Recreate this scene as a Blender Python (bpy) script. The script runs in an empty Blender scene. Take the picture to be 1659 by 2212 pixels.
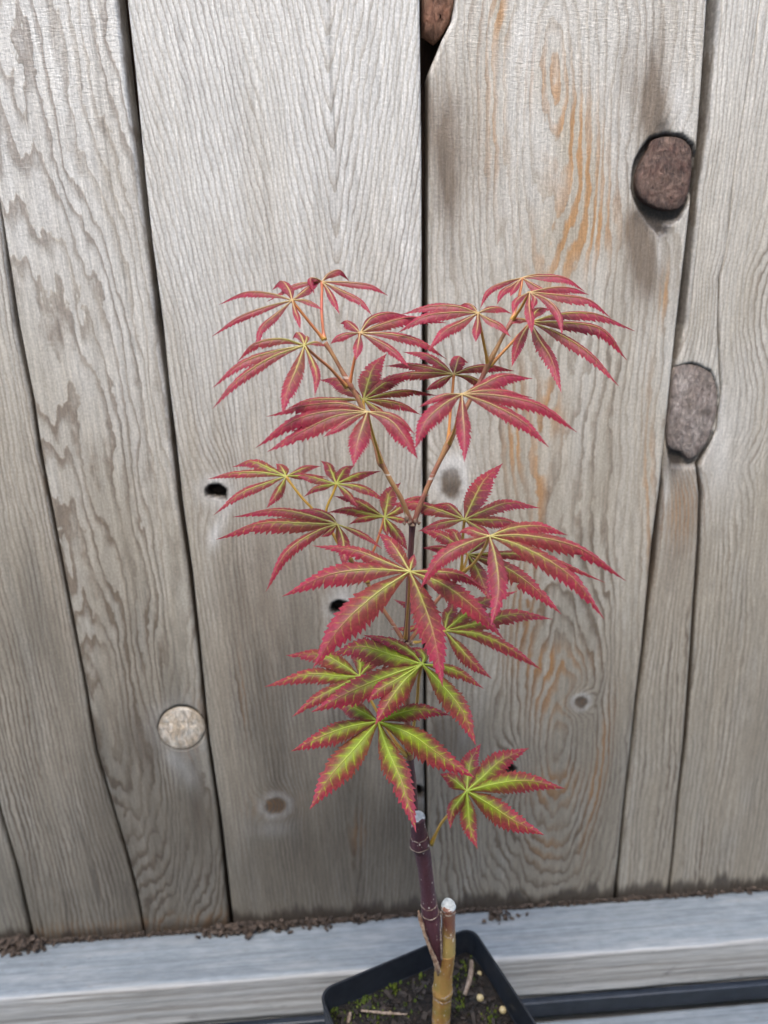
import bpy, math, random
import numpy as np
from mathutils import Vector, Matrix

random.seed(11)
rng = np.random.default_rng(11)
S = bpy.context.scene
COL = S.collection

# ------------------------------------------------------------------ camera
W, H, F = 1659.0, 2212.0, 1600.0            # measuring frame and focal length in its pixels
CAM = np.array([-0.04847, -0.40920, 0.44801])
YAW, PITCH, ROLL = 0.058964, 0.332171, -0.024108
_f = np.array([math.sin(YAW)*math.cos(PITCH), math.cos(YAW)*math.cos(PITCH), -math.sin(PITCH)])
_r = np.array([math.cos(YAW), -math.sin(YAW), 0.0])
_u = np.cross(_r, _f)
CR = math.cos(ROLL)*_r + math.sin(ROLL)*_u
CU = -math.sin(ROLL)*_r + math.cos(ROLL)*_u
cam = bpy.data.cameras.new('camera')
cam.sensor_fit = 'VERTICAL'; cam.sensor_height = 36.0; cam.sensor_width = 27.0
cam.lens = 36.0*F/H
cam.clip_start = 0.01; cam.clip_end = 500.0
cam.dof.use_dof = True; cam.dof.focus_distance = 0.315; cam.dof.aperture_fstop = 8.5
camo = bpy.data.objects.new('camera', cam); COL.objects.link(camo)
camo.matrix_world = Matrix(((CR[0], CU[0], -_f[0], CAM[0]), (CR[1], CU[1], -_f[1], CAM[1]),
                            (CR[2], CU[2], -_f[2], CAM[2]), (0, 0, 0, 1)))
S.camera = camo
S.render.resolution_x = 768; S.render.resolution_y = 1024

# ------------------------------------------------------------------ light
SUN_EL, SUN_AZ = math.radians(57), math.radians(192)      # azimuth clockwise from +Y
world = bpy.data.worlds.new('World'); S.world = world; world.use_nodes = True
wn = world.node_tree.nodes; bg = wn['Background']
sky = wn.new('ShaderNodeTexSky'); sky.sky_type = 'NISHITA'; sky.sun_disc = False
sky.sun_elevation = SUN_EL; sky.sun_rotation = SUN_AZ
sky.air_density = 1.0; sky.dust_density = 1.6; sky.ozone_density = 1.0
world.node_tree.links.new(sky.outputs[0], bg.inputs[0]); bg.inputs[1].default_value = 0.15
sun = bpy.data.lights.new('sun', 'SUN'); sun.energy = 1.2; sun.angle = math.radians(35); sun.color = (1, 0.96, 0.9)
suno = bpy.data.objects.new('sun', sun); COL.objects.link(suno)
sd = Vector((math.sin(SUN_AZ)*math.cos(SUN_EL), math.cos(SUN_AZ)*math.cos(SUN_EL), math.sin(SUN_EL)))
suno.rotation_euler = sd.to_track_quat('Z', 'Y').to_euler(); suno.location = sd*5
vs = S.view_settings
vs.view_transform = 'Standard'; vs.look = 'None'; vs.gamma = 1.0; vs.use_curve_mapping = False
vs.exposure = 2.35

# ------------------------------------------------------------------ measuring helpers
def ray(px, py):
    return _f + (px-W/2)/F*CR - (py-H/2)/F*CU
def at_y(px, py, y):
    d = ray(px, py); return CAM + d*((y-CAM[1])/d[1])
def at_z(px, py, z):
    d = ray(px, py); return CAM + d*((z-CAM[2])/d[2])
def depth(p): return float(np.dot(np.asarray(p)-CAM, _f))
def mpp(p): return depth(p)/F                 # metres per measured pixel at p
def fence_uv(px, py):                         # point of the fence face in mm
    p = at_y(px, py, 0.0); return p[0]*1000, p[2]*1000
ZO = {1: (800, 1040, 1.8433), 2: (1500, 1040, 1.5082), 3: (800, 1800, 1.8433),
      4: (1500, 1800, 1.5082), 5: (1050, 2500, 1.2762), 6: (1200, 3200, 1.659)}
def zp(k, x, y):
    o = ZO[k]; return ((o[0]+x/o[2])/1.8517, (o[1]+y/o[2])/1.8517)
def zs(k): return 1.0/(ZO[k][2]*1.8517)

# ------------------------------------------------------------------ object helpers
def tag(o, label=None, cat=None, group=None, kind=None):
    if label: o['label'] = label
    if cat: o['category'] = cat
    if group: o['group'] = group
    if kind: o['kind'] = kind
    return o
def empty(name, loc=(0, 0, 0)):
    o = bpy.data.objects.new(name, None); COL.objects.link(o); o.location = loc
    o.empty_display_size = 0.02
    return o
def link_mesh(name, me, mat, parent=None, smooth=True):
    if smooth and len(me.polygons):
        me.polygons.foreach_set('use_smooth', np.ones(len(me.polygons), dtype=bool))
    if mat: me.materials.append(mat)
    o = bpy.data.objects.new(name, me); COL.objects.link(o)
    if parent:
        o.parent = parent
        if parent.parent is None:            # parts of parts sit in a parent that is already at the origin
            o.matrix_parent_inverse = Matrix.Translation(-parent.location)
    return o
def mesh(name, verts, faces, mat, parent=None, attrs=None, smooth=True):
    me = bpy.data.meshes.new(name)
    me.from_pydata([tuple(map(float, v)) for v in verts], [], faces)
    if attrs:
        for k, a in attrs.items():
            at = me.attributes.new(k, 'FLOAT', 'POINT'); at.data.foreach_set('value', np.asarray(a, dtype=np.float32))
    me.update()
    return link_mesh(name, me, mat, parent, smooth)
def grid_mesh(name, P, mat, parent=None, attrs=None, smooth=True):
    """P: (nv, nu, 3) array, quads; P may be a list of such grids joined in one mesh"""
    Ps = P if isinstance(P, list) else [P]
    vs_, fs_, off = [], [], 0
    for Q in Ps:
        nv, nu = Q.shape[:2]
        idx = np.arange(nv*nu).reshape(nv, nu)+off
        fs_.append(np.stack([idx[:-1, :-1], idx[:-1, 1:], idx[1:, 1:], idx[1:, :-1]], -1).reshape(-1, 4))
        vs_.append(Q.reshape(-1, 3)); off += nv*nu
    V = np.concatenate(vs_); Fc = np.concatenate(fs_)
    me = bpy.data.meshes.new(name)
    me.vertices.add(len(V)); me.vertices.foreach_set('co', V.astype(np.float32).ravel())
    me.loops.add(Fc.size); me.loops.foreach_set('vertex_index', Fc.astype(np.int32).ravel())
    me.polygons.add(len(Fc)); me.polygons.foreach_set('loop_start', np.arange(0, Fc.size, 4, dtype=np.int32))
    me.update(calc_edges=True)
    if attrs:
        for k, a in attrs.items():
            at = me.attributes.new(k, 'FLOAT', 'POINT'); at.data.foreach_set('value', np.concatenate([x.ravel() for x in a]).astype(np.float32))
    return link_mesh(name, me, mat, parent, smooth)

def catmull(pts, n):
    pts = np.asarray(pts, float)
    if len(pts) == 2:
        t = np.linspace(0, 1, n)[:, None]; return pts[0]*(1-t)+pts[1]*t
    d = np.sqrt(np.linalg.norm(np.diff(pts[:, :3], axis=0), axis=1))+1e-9
    k = np.concatenate([[0], np.cumsum(d)])
    P = np.vstack([2*pts[0]-pts[1], pts, 2*pts[-1]-pts[-2]])
    K = np.concatenate([[k[0]-d[0]], k, [k[-1]+d[-1]]])
    out = []
    for t in np.linspace(0, k[-1], n):
        i = min(max(np.searchsorted(k, t, side='right')-1, 0), len(pts)-2)+1
        p0, p1, p2, p3 = P[i-1:i+3]; t0, t1, t2, t3 = K[i-1:i+3]
        a1 = (t1-t)/(t1-t0)*p0+(t-t0)/(t1-t0)*p1; a2 = (t2-t)/(t2-t1)*p1+(t-t1)/(t2-t1)*p2
        a3 = (t3-t)/(t3-t2)*p2+(t-t2)/(t3-t2)*p3
        b1 = (t2-t)/(t2-t0)*a1+(t-t0)/(t2-t0)*a2; b2 = (t3-t)/(t3-t1)*a2+(t-t1)/(t3-t1)*a3
        out.append((t2-t)/(t2-t1)*b1+(t-t1)/(t2-t1)*b2)
    return np.array(out)

def tube_data(pts, rad, sides=10, jit=0.0, cap=True):
    pts = np.asarray(pts, float); n = len(pts); rad = np.broadcast_to(np.asarray(rad, float), (n,))
    T = np.gradient(pts, axis=0); T /= np.linalg.norm(T, axis=1)[:, None]+1e-12
    ref = np.array([0, 1.0, 0]) if abs(T[0][1]) < 0.8 else np.array([1.0, 0, 0])
    V, A = [], []
    for i in range(n):
        a = np.cross(T[i], ref); a /= np.linalg.norm(a); b = np.cross(T[i], a); ref = -np.cross(T[i], a) if False else ref
        for j in range(sides):
            th = 2*math.pi*j/sides
            r = rad[i]*(1+jit*(random.random()-0.5))
            V.append(pts[i]+r*(math.cos(th)*a+math.sin(th)*b)); A.append(i/(n-1))
    Fs = []
    for i in range(n-1):
        for j in range(sides):
            k = (j+1) % sides
            Fs.append((i*sides+j, i*sides+k, (i+1)*sides+k, (i+1)*sides+j))
    if cap:
        Fs.append(tuple(range(sides))[::-1]); Fs.append(tuple((n-1)*sides+j for j in range(sides)))
    return V, Fs, A
def join_data(items):
    V, Fs, A = [], [], []
    for v, f, a in items:
        o = len(V); V += list(v); Fs += [tuple(i+o for i in q) for q in f]; A += list(a)
    return V, Fs, A

def vnoise(x, y, seed=0):
    """smooth value noise, numpy, 0..1"""
    xi = np.floor(x).astype(np.int64); yi = np.floor(y).astype(np.int64)
    fx = x-xi; fy = y-yi; fx = fx*fx*(3-2*fx); fy = fy*fy*(3-2*fy)
    def h(a, b):
        n = (a*374761393 + b*668265263 + seed*974711) & 0x7fffffff
        n = ((n ^ (n >> 13))*1274126177) & 0x7fffffff
        return ((n ^ (n >> 16)) & 0xffff)/65535.0
    return (h(xi, yi)*(1-fx)+h(xi+1, yi)*fx)*(1-fy)+(h(xi, yi+1)*(1-fx)+h(xi+1, yi+1)*fx)*fy
def fbm(x, y, seed=0, o=3):
    s = 0; a = 0.5; t = 0
    for i in range(o):
        s = s+a*vnoise(x*2**i, y*2**i, seed+i*17); t += a; a *= 0.5
    return s/t
def sstep(a, b, x):
    t = np.clip((x-a)/(b-a), 0, 1); return t*t*(3-2*t)
def sdf_poly(u, v, poly):
    """signed distance, negative inside"""
    poly = np.asarray(poly, float); d = np.full(u.shape, 1e9); ins = np.zeros(u.shape, bool)
    n = len(poly)
    for i in range(n):
        a = poly[i]; b = poly[(i+1) % n]; e = b-a
        wx = u-a[0]; wy = v-a[1]
        t = np.clip((wx*e[0]+wy*e[1])/(e@e), 0, 1)
        d = np.minimum(d, np.hypot(wx-e[0]*t, wy-e[1]*t))
        c = ((a[1] > v) != (b[1] > v)) & (u < (b[0]-a[0])*(v-a[1])/((b[1]-a[1]) if b[1] != a[1] else 1e-9)+a[0])
        ins ^= c
    return np.where(ins, -d, d)

# ------------------------------------------------------------------ material helpers
class NT:
    def __init__(self, name):
        self.m = bpy.data.materials.new(name); self.m.use_nodes = True
        self.t = self.m.node_tree; self.b = self.t.nodes['Principled BSDF']
        self.out = self.t.nodes['Material Output']
    def n(self, typ, **kw):
        x = self.t.nodes.new(typ)
        for k, v in kw.items(): setattr(x, k, v)
        return x
    def l(self, a, b): self.t.links.new(a, b)
    def put(self, sock, v):
        if hasattr(v, 'is_output'): self.l(v, sock)
        elif isinstance(v, (tuple, list)) and len(v) == 3 and sock.type == 'RGBA': sock.default_value = (*v, 1)
        else: sock.default_value = v
    def math(self, op, a, b=0.0, c=0.0, clamp=False):
        x = self.n('ShaderNodeMath', operation=op, use_clamp=clamp)
        self.put(x.inputs[0], a); self.put(x.inputs[1], b); self.put(x.inputs[2], c)
        return x.outputs[0]
    def attr(self, name): return self.n('ShaderNodeAttribute', attribute_name=name).outputs['Fac']
    def mix(self, f, a, b, blend='MIX'):
        x = self.n('ShaderNodeMix', data_type='RGBA', blend_type=blend)
        self.put(x.inputs[0], f); self.put(x.inputs[6], a); self.put(x.inputs[7], b)
        return x.outputs[2]
    def coord(self, kind='Object', scale=(1, 1, 1), loc=(0, 0, 0)):
        tc = self.n('ShaderNodeTexCoord'); mp = self.n('ShaderNodeMapping')
        mp.inputs['Scale'].default_value = scale; mp.inputs['Location'].default_value = loc
        self.l(tc.outputs[kind], mp.inputs[0]); return mp.outputs[0]
    def noise(self, vec, scale=1.0, detail=2.0, rough=0.5, dist=0.0):
        x = self.n('ShaderNodeTexNoise'); x.inputs['Scale'].default_value = scale
        x.inputs['Detail'].default_value = detail; x.inputs['Roughness'].default_value = rough
        x.inputs['Distortion'].default_value = dist
        self.l(vec, x.inputs['Vector']); return x.outputs['Fac']
    def ramp(self, f, stops, interp='LINEAR'):
        x = self.n('ShaderNodeValToRGB'); cr = x.color_ramp; cr.interpolation = interp
        while len(cr.elements) < len(stops): cr.elements.new(0.5)
        for e, (p, c) in zip(cr.elements, stops):
            e.position = p; e.color = (*c, 1) if len(c) == 3 else c
        self.put(x.inputs[0], f); return x.outputs[0]
    def range(self, v, a, b, c=0.0, d=1.0):
        x = self.n('ShaderNodeMapRange', interpolation_type='SMOOTHSTEP')
        self.put(x.inputs[0], v); x.inputs[1].default_value = a; x.inputs[2].default_value = b
        x.inputs[3].default_value = c; x.inputs[4].default_value = d; return x.outputs[0]
    def bump(self, h, strength=0.5, dist=0.001):
        x = self.n('ShaderNodeBump'); x.inputs['Strength'].default_value = strength
        x.inputs['Distance'].default_value = dist; self.put(x.inputs['Height'], h)
        self.l(x.outputs[0], self.b.inputs['Normal'])
    def fin(self, color, rough=0.6, spec=0.5):
        self.put(self.b.inputs['Base Color'], color); self.put(self.b.inputs['Roughness'], rough)
        self.b.inputs['Specular IOR Level'].default_value = spec
        return self.m

def mat_board():
    k = NT('weathered_board')
    ring = k.attr('ring'); tint = k.attr('tint'); stain = k.attr('stain'); pale = k.attr('pale'); saw = k.attr('saw'); amp = k.attr('amp'); brown = k.attr('brown'); low_dark = k.attr('low_dark'); high_pale = k.attr('high_pale')
    low = k.noise(k.coord(scale=(60, 60, 14)), 1, 3)
    fib = k.noise(k.coord(scale=(1500, 300, 90)), 1, 3, 0.6)
    fib2 = k.noise(k.coord(scale=(420, 200, 16)), 1, 3, 0.6)
    cross = k.noise(k.coord(scale=(230, 300, 900)), 1, 3, 0.6, 0.8)
    spk = k.noise(k.coord(scale=(900, 300, 700)), 1, 3, 0.65)
    wob = k.noise(k.coord(scale=(260, 260, 120)), 1, 2)
    r = k.math('ADD', ring, k.math('MULTIPLY', k.math('SUBTRACT', wob, 0.5), 0.75))
    fr = k.math('FRACT', r)
    late = k.ramp(fr, [(0.0, (0.15,)*3), (0.22, (0.0,)*3), (0.50, (0.12,)*3), (0.66, (0.5,)*3), (0.86, (1,)*3), (0.95, (0.75,)*3), (1.0, (0.15,)*3)])
    bandamp = k.math('MULTIPLY', k.range(low, 0.30, 0.66, 0.35, 1.0), amp)
    late = k.math('MULTIPLY', late, bandamp, clamp=True)
    base = k.ramp(low, [(0.25, (0.40, 0.345, 0.265)), (0.5, (0.465, 0.412, 0.328)), (0.75, (0.525, 0.482, 0.405))])
    base = k.mix(k.math('MULTIPLY', brown, 0.95), base, (0.20, 0.155, 0.115))
    bc = k.mix(k.math('MULTIPLY', late, 0.95, clamp=True), base, k.mix(tint, (0.205, 0.155, 0.108), (0.33, 0.14, 0.045)))
    ear = k.math('MULTIPLY', tint, k.ramp(fr, [(0.0, (0.05,)*3), (0.36, (0.0,)*3), (0.55, (1,)*3), (0.92, (1,)*3), (1.0, (0.05,)*3)]))
    bc = k.mix(k.math('MULTIPLY', ear, 0.85, clamp=True), bc, (0.46, 0.245, 0.095))
    bc = k.mix(k.math('MULTIPLY', pale, 0.8), bc, (0.66, 0.63, 0.58))
    bc = k.mix(k.math('MULTIPLY', high_pale, k.range(fr, 0.45, 0.9, 0.72, 0.30)), bc, (0.72, 0.71, 0.685))
    bc = k.mix(low_dark, bc, k.mix(1.0, bc, (0.37, 0.375, 0.375), 'MULTIPLY'))
    v = k.math('MULTIPLY', k.range(fib, 0.25, 0.75, 0.80, 1.16), k.range(fib2, 0.25, 0.75, 0.84, 1.14))
    v = k.math('MULTIPLY', v, k.range(spk, 0.3, 0.72, 0.82, 1.15))
    sw = k.math('MULTIPLY', k.math('SUBTRACT', cross, 0.5), saw)
    v = k.math('MULTIPLY', v, k.math('ADD', 1.0, k.math('MULTIPLY', sw, 0.36)))
    bc = k.mix(1.0, bc, v, 'MULTIPLY')
    dirt = k.ramp(spk, [(0.3, (0.022, 0.018, 0.014)), (0.7, (0.085, 0.065, 0.05))])
    bc = k.mix(k.math('MULTIPLY', stain, 0.95, clamp=True), bc, dirt)
    h = k.math('ADD', k.math('MULTIPLY', fib, 0.45), k.math('MULTIPLY', late, 0.35))
    h = k.math('ADD', h, k.math('MULTIPLY', sw, 0.6)); h = k.math('ADD', h, k.math('MULTIPLY', spk, 0.3))
    k.bump(h, 0.55, 0.0009)
    return k.fin(bc, k.range(spk, 0.3, 0.7, 0.46, 0.62), 0.55)
def mat_rail(name, light, dark, sc=(2.2, 230, 230)):
    k = NT(name)
    a = k.noise(k.coord(scale=sc), 1, 4, 0.6); b = k.noise(k.coord(scale=(9, 60, 60)), 1, 3)
    c = k.noise(k.coord(scale=(60, 900, 900)), 1, 3, 0.6); d = k.noise(k.coord(scale=(25, 40, 40)), 1, 4, 0.65)
    col = k.mix(k.range(a, 0.36, 0.62), dark, light)
    col = k.mix(k.range(b, 0.3, 0.75, 0.0, 0.35), col, (0.47, 0.47, 0.47))
    col = k.mix(1.0, col, k.range(c, 0.25, 0.75, 0.82, 1.14), 'MULTIPLY')
    col = k.mix(k.range(d, 0.60, 0.74, 0.0, 0.7), col, (0.10, 0.085, 0.065))
    # upward faces: skylight blue and top-to-front light balance painted into the colour
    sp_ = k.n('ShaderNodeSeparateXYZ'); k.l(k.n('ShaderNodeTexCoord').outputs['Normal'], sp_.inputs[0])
    top_mask = k.math('MULTIPLY', k.range(sp_.outputs[2], 0.55, 0.95), k.range(k.noise(k.coord(scale=(14, 120, 120)), 1, 5, 0.65), 0.28, 0.55, 0.72, 1.0))
    top_tint = k.mix(k.range(k.noise(k.coord(scale=(90, 300, 300)), 1, 4, 0.65), 0.3, 0.7), (0.155, 0.175, 0.186), (0.205, 0.226, 0.236))
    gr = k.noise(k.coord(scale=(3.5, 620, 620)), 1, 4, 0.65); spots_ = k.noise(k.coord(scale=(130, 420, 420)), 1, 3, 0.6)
    top_tint = k.mix(1.0, top_tint, k.range(gr, 0.3, 0.7, 0.80, 1.16), 'MULTIPLY')
    top_tint = k.mix(k.range(spots_, 0.64, 0.72, 0, 0.5), top_tint, (0.12, 0.11, 0.095))
    col = k.mix(top_mask, col, top_tint)
    k.bump(k.math('ADD', k.math('MULTIPLY', a, 1.0), k.math('MULTIPLY', c, 0.35)), 0.5, 0.0009)
    return k.fin(col, 0.55, 0.45)
def mat_knot(name, c1, c2, c3, sc=600):
    k = NT(name)
    kr = k.attr('kr'); nz = k.noise(k.coord(scale=(sc, sc, sc*0.55)), 1, 4, 0.65); n2 = k.noise(k.coord(scale=(140, 140, 110)), 1, 3)
    rg = k.math('FRACT', k.math('ADD', k.math('MULTIPLY', kr, 5.0), k.math('MULTIPLY', n2, 2.0)))
    col = k.mix(k.range(nz, 0.3, 0.7), c1, c2)
    col = k.mix(k.range(n2, 0.42, 0.62, 0, 0.7), col, c3)
    col = k.mix(k.math('MULTIPLY', k.range(rg, 0.6, 1.0), 0.35), col, c1)
    fs_ = k.noise(k.coord(scale=(sc*0.8, sc, sc*0.3)), 1, 5, 0.75, 1.2)
    n3 = k.noise(k.coord(scale=(70, 70, 55), loc=(1.3, 0, 2.1)), 1, 3, 0.6)
    col = k.mix(k.range(n3, 0.45, 0.65, 0, 0.55), col, k.mix(1.0, c2, (1.35, 1.4, 1.4), 'MULTIPLY'))
    col = k.mix(k.range(kr, 0.80, 1.0, 0.0, 0.6), col, k.mix(1.0, c1, (0.7, 0.7, 0.7), 'MULTIPLY'))
    col = k.mix(1.0, col, k.range(fs_, 0.28, 0.72, 0.55, 1.5), 'MULTIPLY')
    k.bump(k.math('ADD', k.math('ADD', nz, k.math('MULTIPLY', fs_, 1.2)), k.math('MULTIPLY', rg, 0.3)), 0.9, 0.0013)
    return k.fin(col, 0.62, 0.4)
def mat_plain(name, c1, c2, sc=300, rough=0.6, spec=0.5, bump=0.4, dist=0.001, stretch=(1, 1, 1)):
    k = NT(name)
    nz = k.noise(k.coord(scale=tuple(sc*q for q in stretch)), 1, 4, 0.6)
    col = k.mix(k.range(nz, 0.3, 0.7), c1, c2); k.bump(nz, bump, dist)
    return k.fin(col, rough, spec)
def mat_leaf():
    k = NT('maple_leaf')
    t = k.attr('t'); d = k.attr('d'); rel = k.attr('rel'); g = k.attr('green'); L = k.attr('len'); vein_a = k.attr('hue')
    nz = k.noise(k.coord(scale=(220, 220, 220)), 1, 3, 0.6); nf = k.noise(k.coord(scale=(900, 900, 900)), 1, 2)
    nz0 = k.math('SUBTRACT', nz, 0.5)
    # side veins leave the midrib at an acute angle
    ad = k.math('ABSOLUTE', d)
    sv = k.math('SUBTRACT', k.math('MULTIPLY', t, L), k.math('MULTIPLY', k.math('POWER', ad, 0.85), 1.0))
    sv = k.math('ADD', k.math('DIVIDE', sv, 4.4), k.math('MULTIPLY', k.math('SIGN', d), 0.21))
    sv = k.math('ADD', sv, k.math('MULTIPLY', nz0, 0.45))
    fr = k.math('ABSOLUTE', k.math('SUBTRACT', k.math('FRACT', sv), 0.5))
    vein = k.math('MULTIPLY', k.range(fr, 0.015, 0.085, 1.0, 0.0), k.range(nf, 0.3, 0.6, 0.45, 1.0))
    vein = k.math('MULTIPLY', vein, k.range(rel, 0.35, 0.95, 0.9, 0.10))
    mid = k.range(ad, 0.15, 0.70, 1.0, 0.0)
    mid = k.math('MULTIPLY', mid, k.range(t, 0.25, 0.9, 0.9, 0.0))
    # green heart of the lobe, feathered along the veins, fading to the red margin
    z = k.math('SUBTRACT', 1.02, k.math('MULTIPLY', rel, 1.12))
    z = k.math('SUBTRACT', z, k.math('MULTIPLY', k.math('POWER', t, 1.5), 1.15))
    z = k.math('ADD', z, k.math('MULTIPLY', nz0, 1.25))
    z = k.math('ADD', z, k.math('MULTIPLY', k.math('SUBTRACT', 0.25, fr), k.math('MULTIPLY', k.range(nz, 0.3, 0.7, 0.15, 1.1), 0.75)))
    z = k.math('ADD', z, k.math('MULTIPLY', k.math('SUBTRACT', g, 0.80), 1.0))
    zone = k.range(z, 0.0, 1.0)
    tipr = k.math('ADD', k.math('MULTIPLY', t, 0.8), k.math('MULTIPLY', rel, 0.35))
    tipr = k.math('SUBTRACT', k.math('ADD', tipr, k.math('MULTIPLY', nz0, 0.8)), k.math('MULTIPLY', g, 0.25))
    red = k.mix(k.range(tipr, 0.1, 0.95), k.mix(vein_a, (0.185, 0.038, 0.038), (0.19, 0.068, 0.026)), (0.37, 0.026, 0.060))
    red = k.mix(1.0, red, k.range(nf, 0.25, 0.75, 0.78, 1.18), 'MULTIPLY')
    col = k.mix(zone, red, k.mix(nf, (0.19, 0.28, 0.010), (0.30, 0.38, 0.016)))
    vcol = k.mix(g, (0.46, 0.20, 0.085), (0.40, 0.50, 0.025))
    col = k.mix(k.math('MULTIPLY', vein, k.math('ADD', 0.30, k.math('MULTIPLY', g, 0.40))), col, vcol)
    col = k.mix(k.math('MULTIPLY', mid, k.math('ADD', 0.28, k.math('MULTIPLY', g, 0.7)), clamp=True), col, vcol)
    spots = k.range(k.noise(k.coord(scale=(520, 520, 520)), 1, 2), 0.70, 0.76, 0, 0.55)
    col = k.mix(spots, col, (0.10, 0.03, 0.03))
    hgt = k.math('SUBTRACT', k.math('MULTIPLY', nz, 0.6), k.math('MULTIPLY', vein, 0.8)); k.bump(hgt, 0.35, 0.0008)
    k.fin(col, 0.47, 0.40)
    tr = k.n('ShaderNodeBsdfTranslucent'); k.put(tr.inputs[0], k.mix(1.0, col, (1.15, 1.0, 0.9), 'MULTIPLY'))
    ms = k.n('ShaderNodeMixShader'); ms.inputs[0].default_value = 0.28
    k.l(k.b.outputs[0], ms.inputs[1]); k.l(tr.outputs[0], ms.inputs[2]); k.l(ms.outputs[0], k.out.inputs[0])
    return k.m
def mat_vein():
    k = NT('leaf_vein'); g = k.attr('green'); t = k.attr('t')
    col = k.mix(g, (0.46, 0.27, 0.125), (0.36, 0.46, 0.04))
    col = k.mix(k.range(t, 0.3, 0.85, 0, 1.0), col, (0.36, 0.06, 0.065))
    return k.fin(col, 0.42, 0.5)
def mat_petiole():
    k = NT('leaf_stalk'); t = k.attr('t'); h = k.attr('hue')
    nz = k.noise(k.coord(scale=(120, 120, 120)), 1, 2)
    col = k.mix(k.math('ADD', h, k.math('MULTIPLY', k.math('SUBTRACT', nz, 0.5), 0.5), clamp=True), (0.50, 0.10, 0.065), (0.56, 0.36, 0.05))
    col = k.mix(k.range(t, 0.0, 0.12, 0.75, 0.0), col, (0.50, 0.36, 0.06))
    return k.fin(col, 0.38, 0.5)
def mat_bark(name, c1, c2, c3, speck=0.66, spk_col=(0.62, 0.56, 0.47), fade=None):
    k = NT(name)
    a = k.noise(k.coord(scale=(420, 420, 60)), 1, 3, 0.6); b = k.noise(k.coord(scale=(90, 90, 60)), 1, 3)
    sp = k.noise(k.coord(scale=(620, 620, 380)), 1, 2, 0.5); rg = k.noise(k.coord(scale=(40, 40, 420), loc=(3, 1, 0)), 1, 2)
    col = k.mix(k.range(a, 0.3, 0.7), c1, c2); col = k.mix(k.range(b, 0.42, 0.68), col, c3)
    if fade: col = k.mix(k.range(k.math('ADD', k.attr('t'), k.math('MULTIPLY', k.math('SUBTRACT', b, 0.5), 0.5)), fade[0], fade[1], 1.0, 0.0), col, fade[2])
    col = k.mix(k.range(sp, speck, speck+0.05, 0, 0.9), col, spk_col)
    col = k.mix(k.range(rg, 0.69, 0.74, 0, 0.6), col, spk_col)
    k.bump(k.math('ADD', a, k.math('MULTIPLY', sp, 1.2)), 0.4, 0.0006)
    return k.fin(col, 0.48, 0.45)

M = {}
M['board'] = mat_board()
M['rail'] = mat_rail('grey_rail_wood', (0.50, 0.49, 0.46), (0.30, 0.28, 0.25))
M['bench'] = mat_rail('grey_bench_wood', (0.36, 0.345, 0.32), (0.24, 0.22, 0.19))
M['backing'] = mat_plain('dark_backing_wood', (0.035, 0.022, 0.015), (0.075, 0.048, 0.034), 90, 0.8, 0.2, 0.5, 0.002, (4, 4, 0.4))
M['knot_brown'] = mat_knot('brown_knot', (0.075, 0.045, 0.034), (0.20, 0.125, 0.092), (0.125, 0.062, 0.045))
M['knot_pale'] = mat_knot('pale_knot', (0.50, 0.40, 0.29), (0.66, 0.60, 0.52), (0.56, 0.43, 0.29), 420)
M['knot_grey'] = mat_knot('grey_knot', (0.19, 0.145, 0.12), (0.36, 0.30, 0.265), (0.21, 0.17, 0.14), 420)
M['knot_dark'] = mat_knot('dark_knot', (0.02, 0.015, 0.012), (0.075, 0.05, 0.036), (0.03, 0.02, 0.015), 700)
M['knot_red'] = mat_knot('reddish_knot', (0.15, 0.07, 0.045), (0.29, 0.165, 0.11), (0.19, 0.085, 0.05), 420)
M['leaf'] = mat_leaf(); M['vein'] = mat_vein(); M['stalk'] = mat_petiole()
M['bark_low'] = mat_bark('tan_bark', (0.34, 0.165, 0.05), (0.42, 0.25, 0.08), (0.28, 0.20, 0.05))
M['bark_stub'] = mat_bark('reddish_bark', (0.17, 0.055, 0.05), (0.24, 0.10, 0.06), (0.22, 0.10, 0.06), fade=(0.25, 0.75, (0.36, 0.255, 0.08)))
M['bark_mid'] = mat_bark('purple_bark', (0.055, 0.018, 0.024), (0.10, 0.034, 0.04), (0.078, 0.027, 0.034), 0.68)
M['bark_high'] = mat_bark('maroon_twig_bark', (0.11, 0.04, 0.045), (0.17, 0.075, 0.06), (0.13, 0.06, 0.05), 0.72)
M['branch'] = mat_bark('orange_brown_twig_bark', (0.26, 0.088, 0.066), (0.31, 0.135, 0.075), (0.34, 0.185, 0.07), 0.76)
M['collar'] = mat_plain('pale_bark_collar', (0.44, 0.36, 0.28), (0.11, 0.06, 0.045), 520, 0.7, 0.3, 0.6)
M['cut'] = mat_plain('weathered_cut_wood', (0.33, 0.36, 0.36), (0.56, 0.58, 0.56), 520, 0.7, 0.3, 0.5)
M['bud'] = mat_plain('dry_bud_scale', (0.16, 0.08, 0.05), (0.42, 0.30, 0.20), 500, 0.7, 0.3, 0.5)
M['pot'] = mat_plain('black_plastic', (0.008, 0.010, 0.014), (0.014, 0.017, 0.022), 240, 0.34, 0.5, 0.12, 0.0006)
M['strip'] = mat_plain('black_painted_metal', (0.010, 0.014, 0.021), (0.020, 0.026, 0.036), 160, 0.4, 0.5, 0.15, 0.0006)
M['soil'] = mat_plain('potting_soil', (0.005, 0.0045, 0.004), (0.020, 0.015, 0.012), 420, 0.85, 0.3, 1.0, 0.003)
M['chip'] = mat_plain('bark_chip', (0.006, 0.0055, 0.005), (0.034, 0.024, 0.018), 160, 0.75, 0.4, 0.8, 0.002)
M['moss'] = mat_plain('moss', (0.03, 0.055, 0.008), (0.10, 0.125, 0.012), 260, 0.7, 0.3, 0.3)
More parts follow.
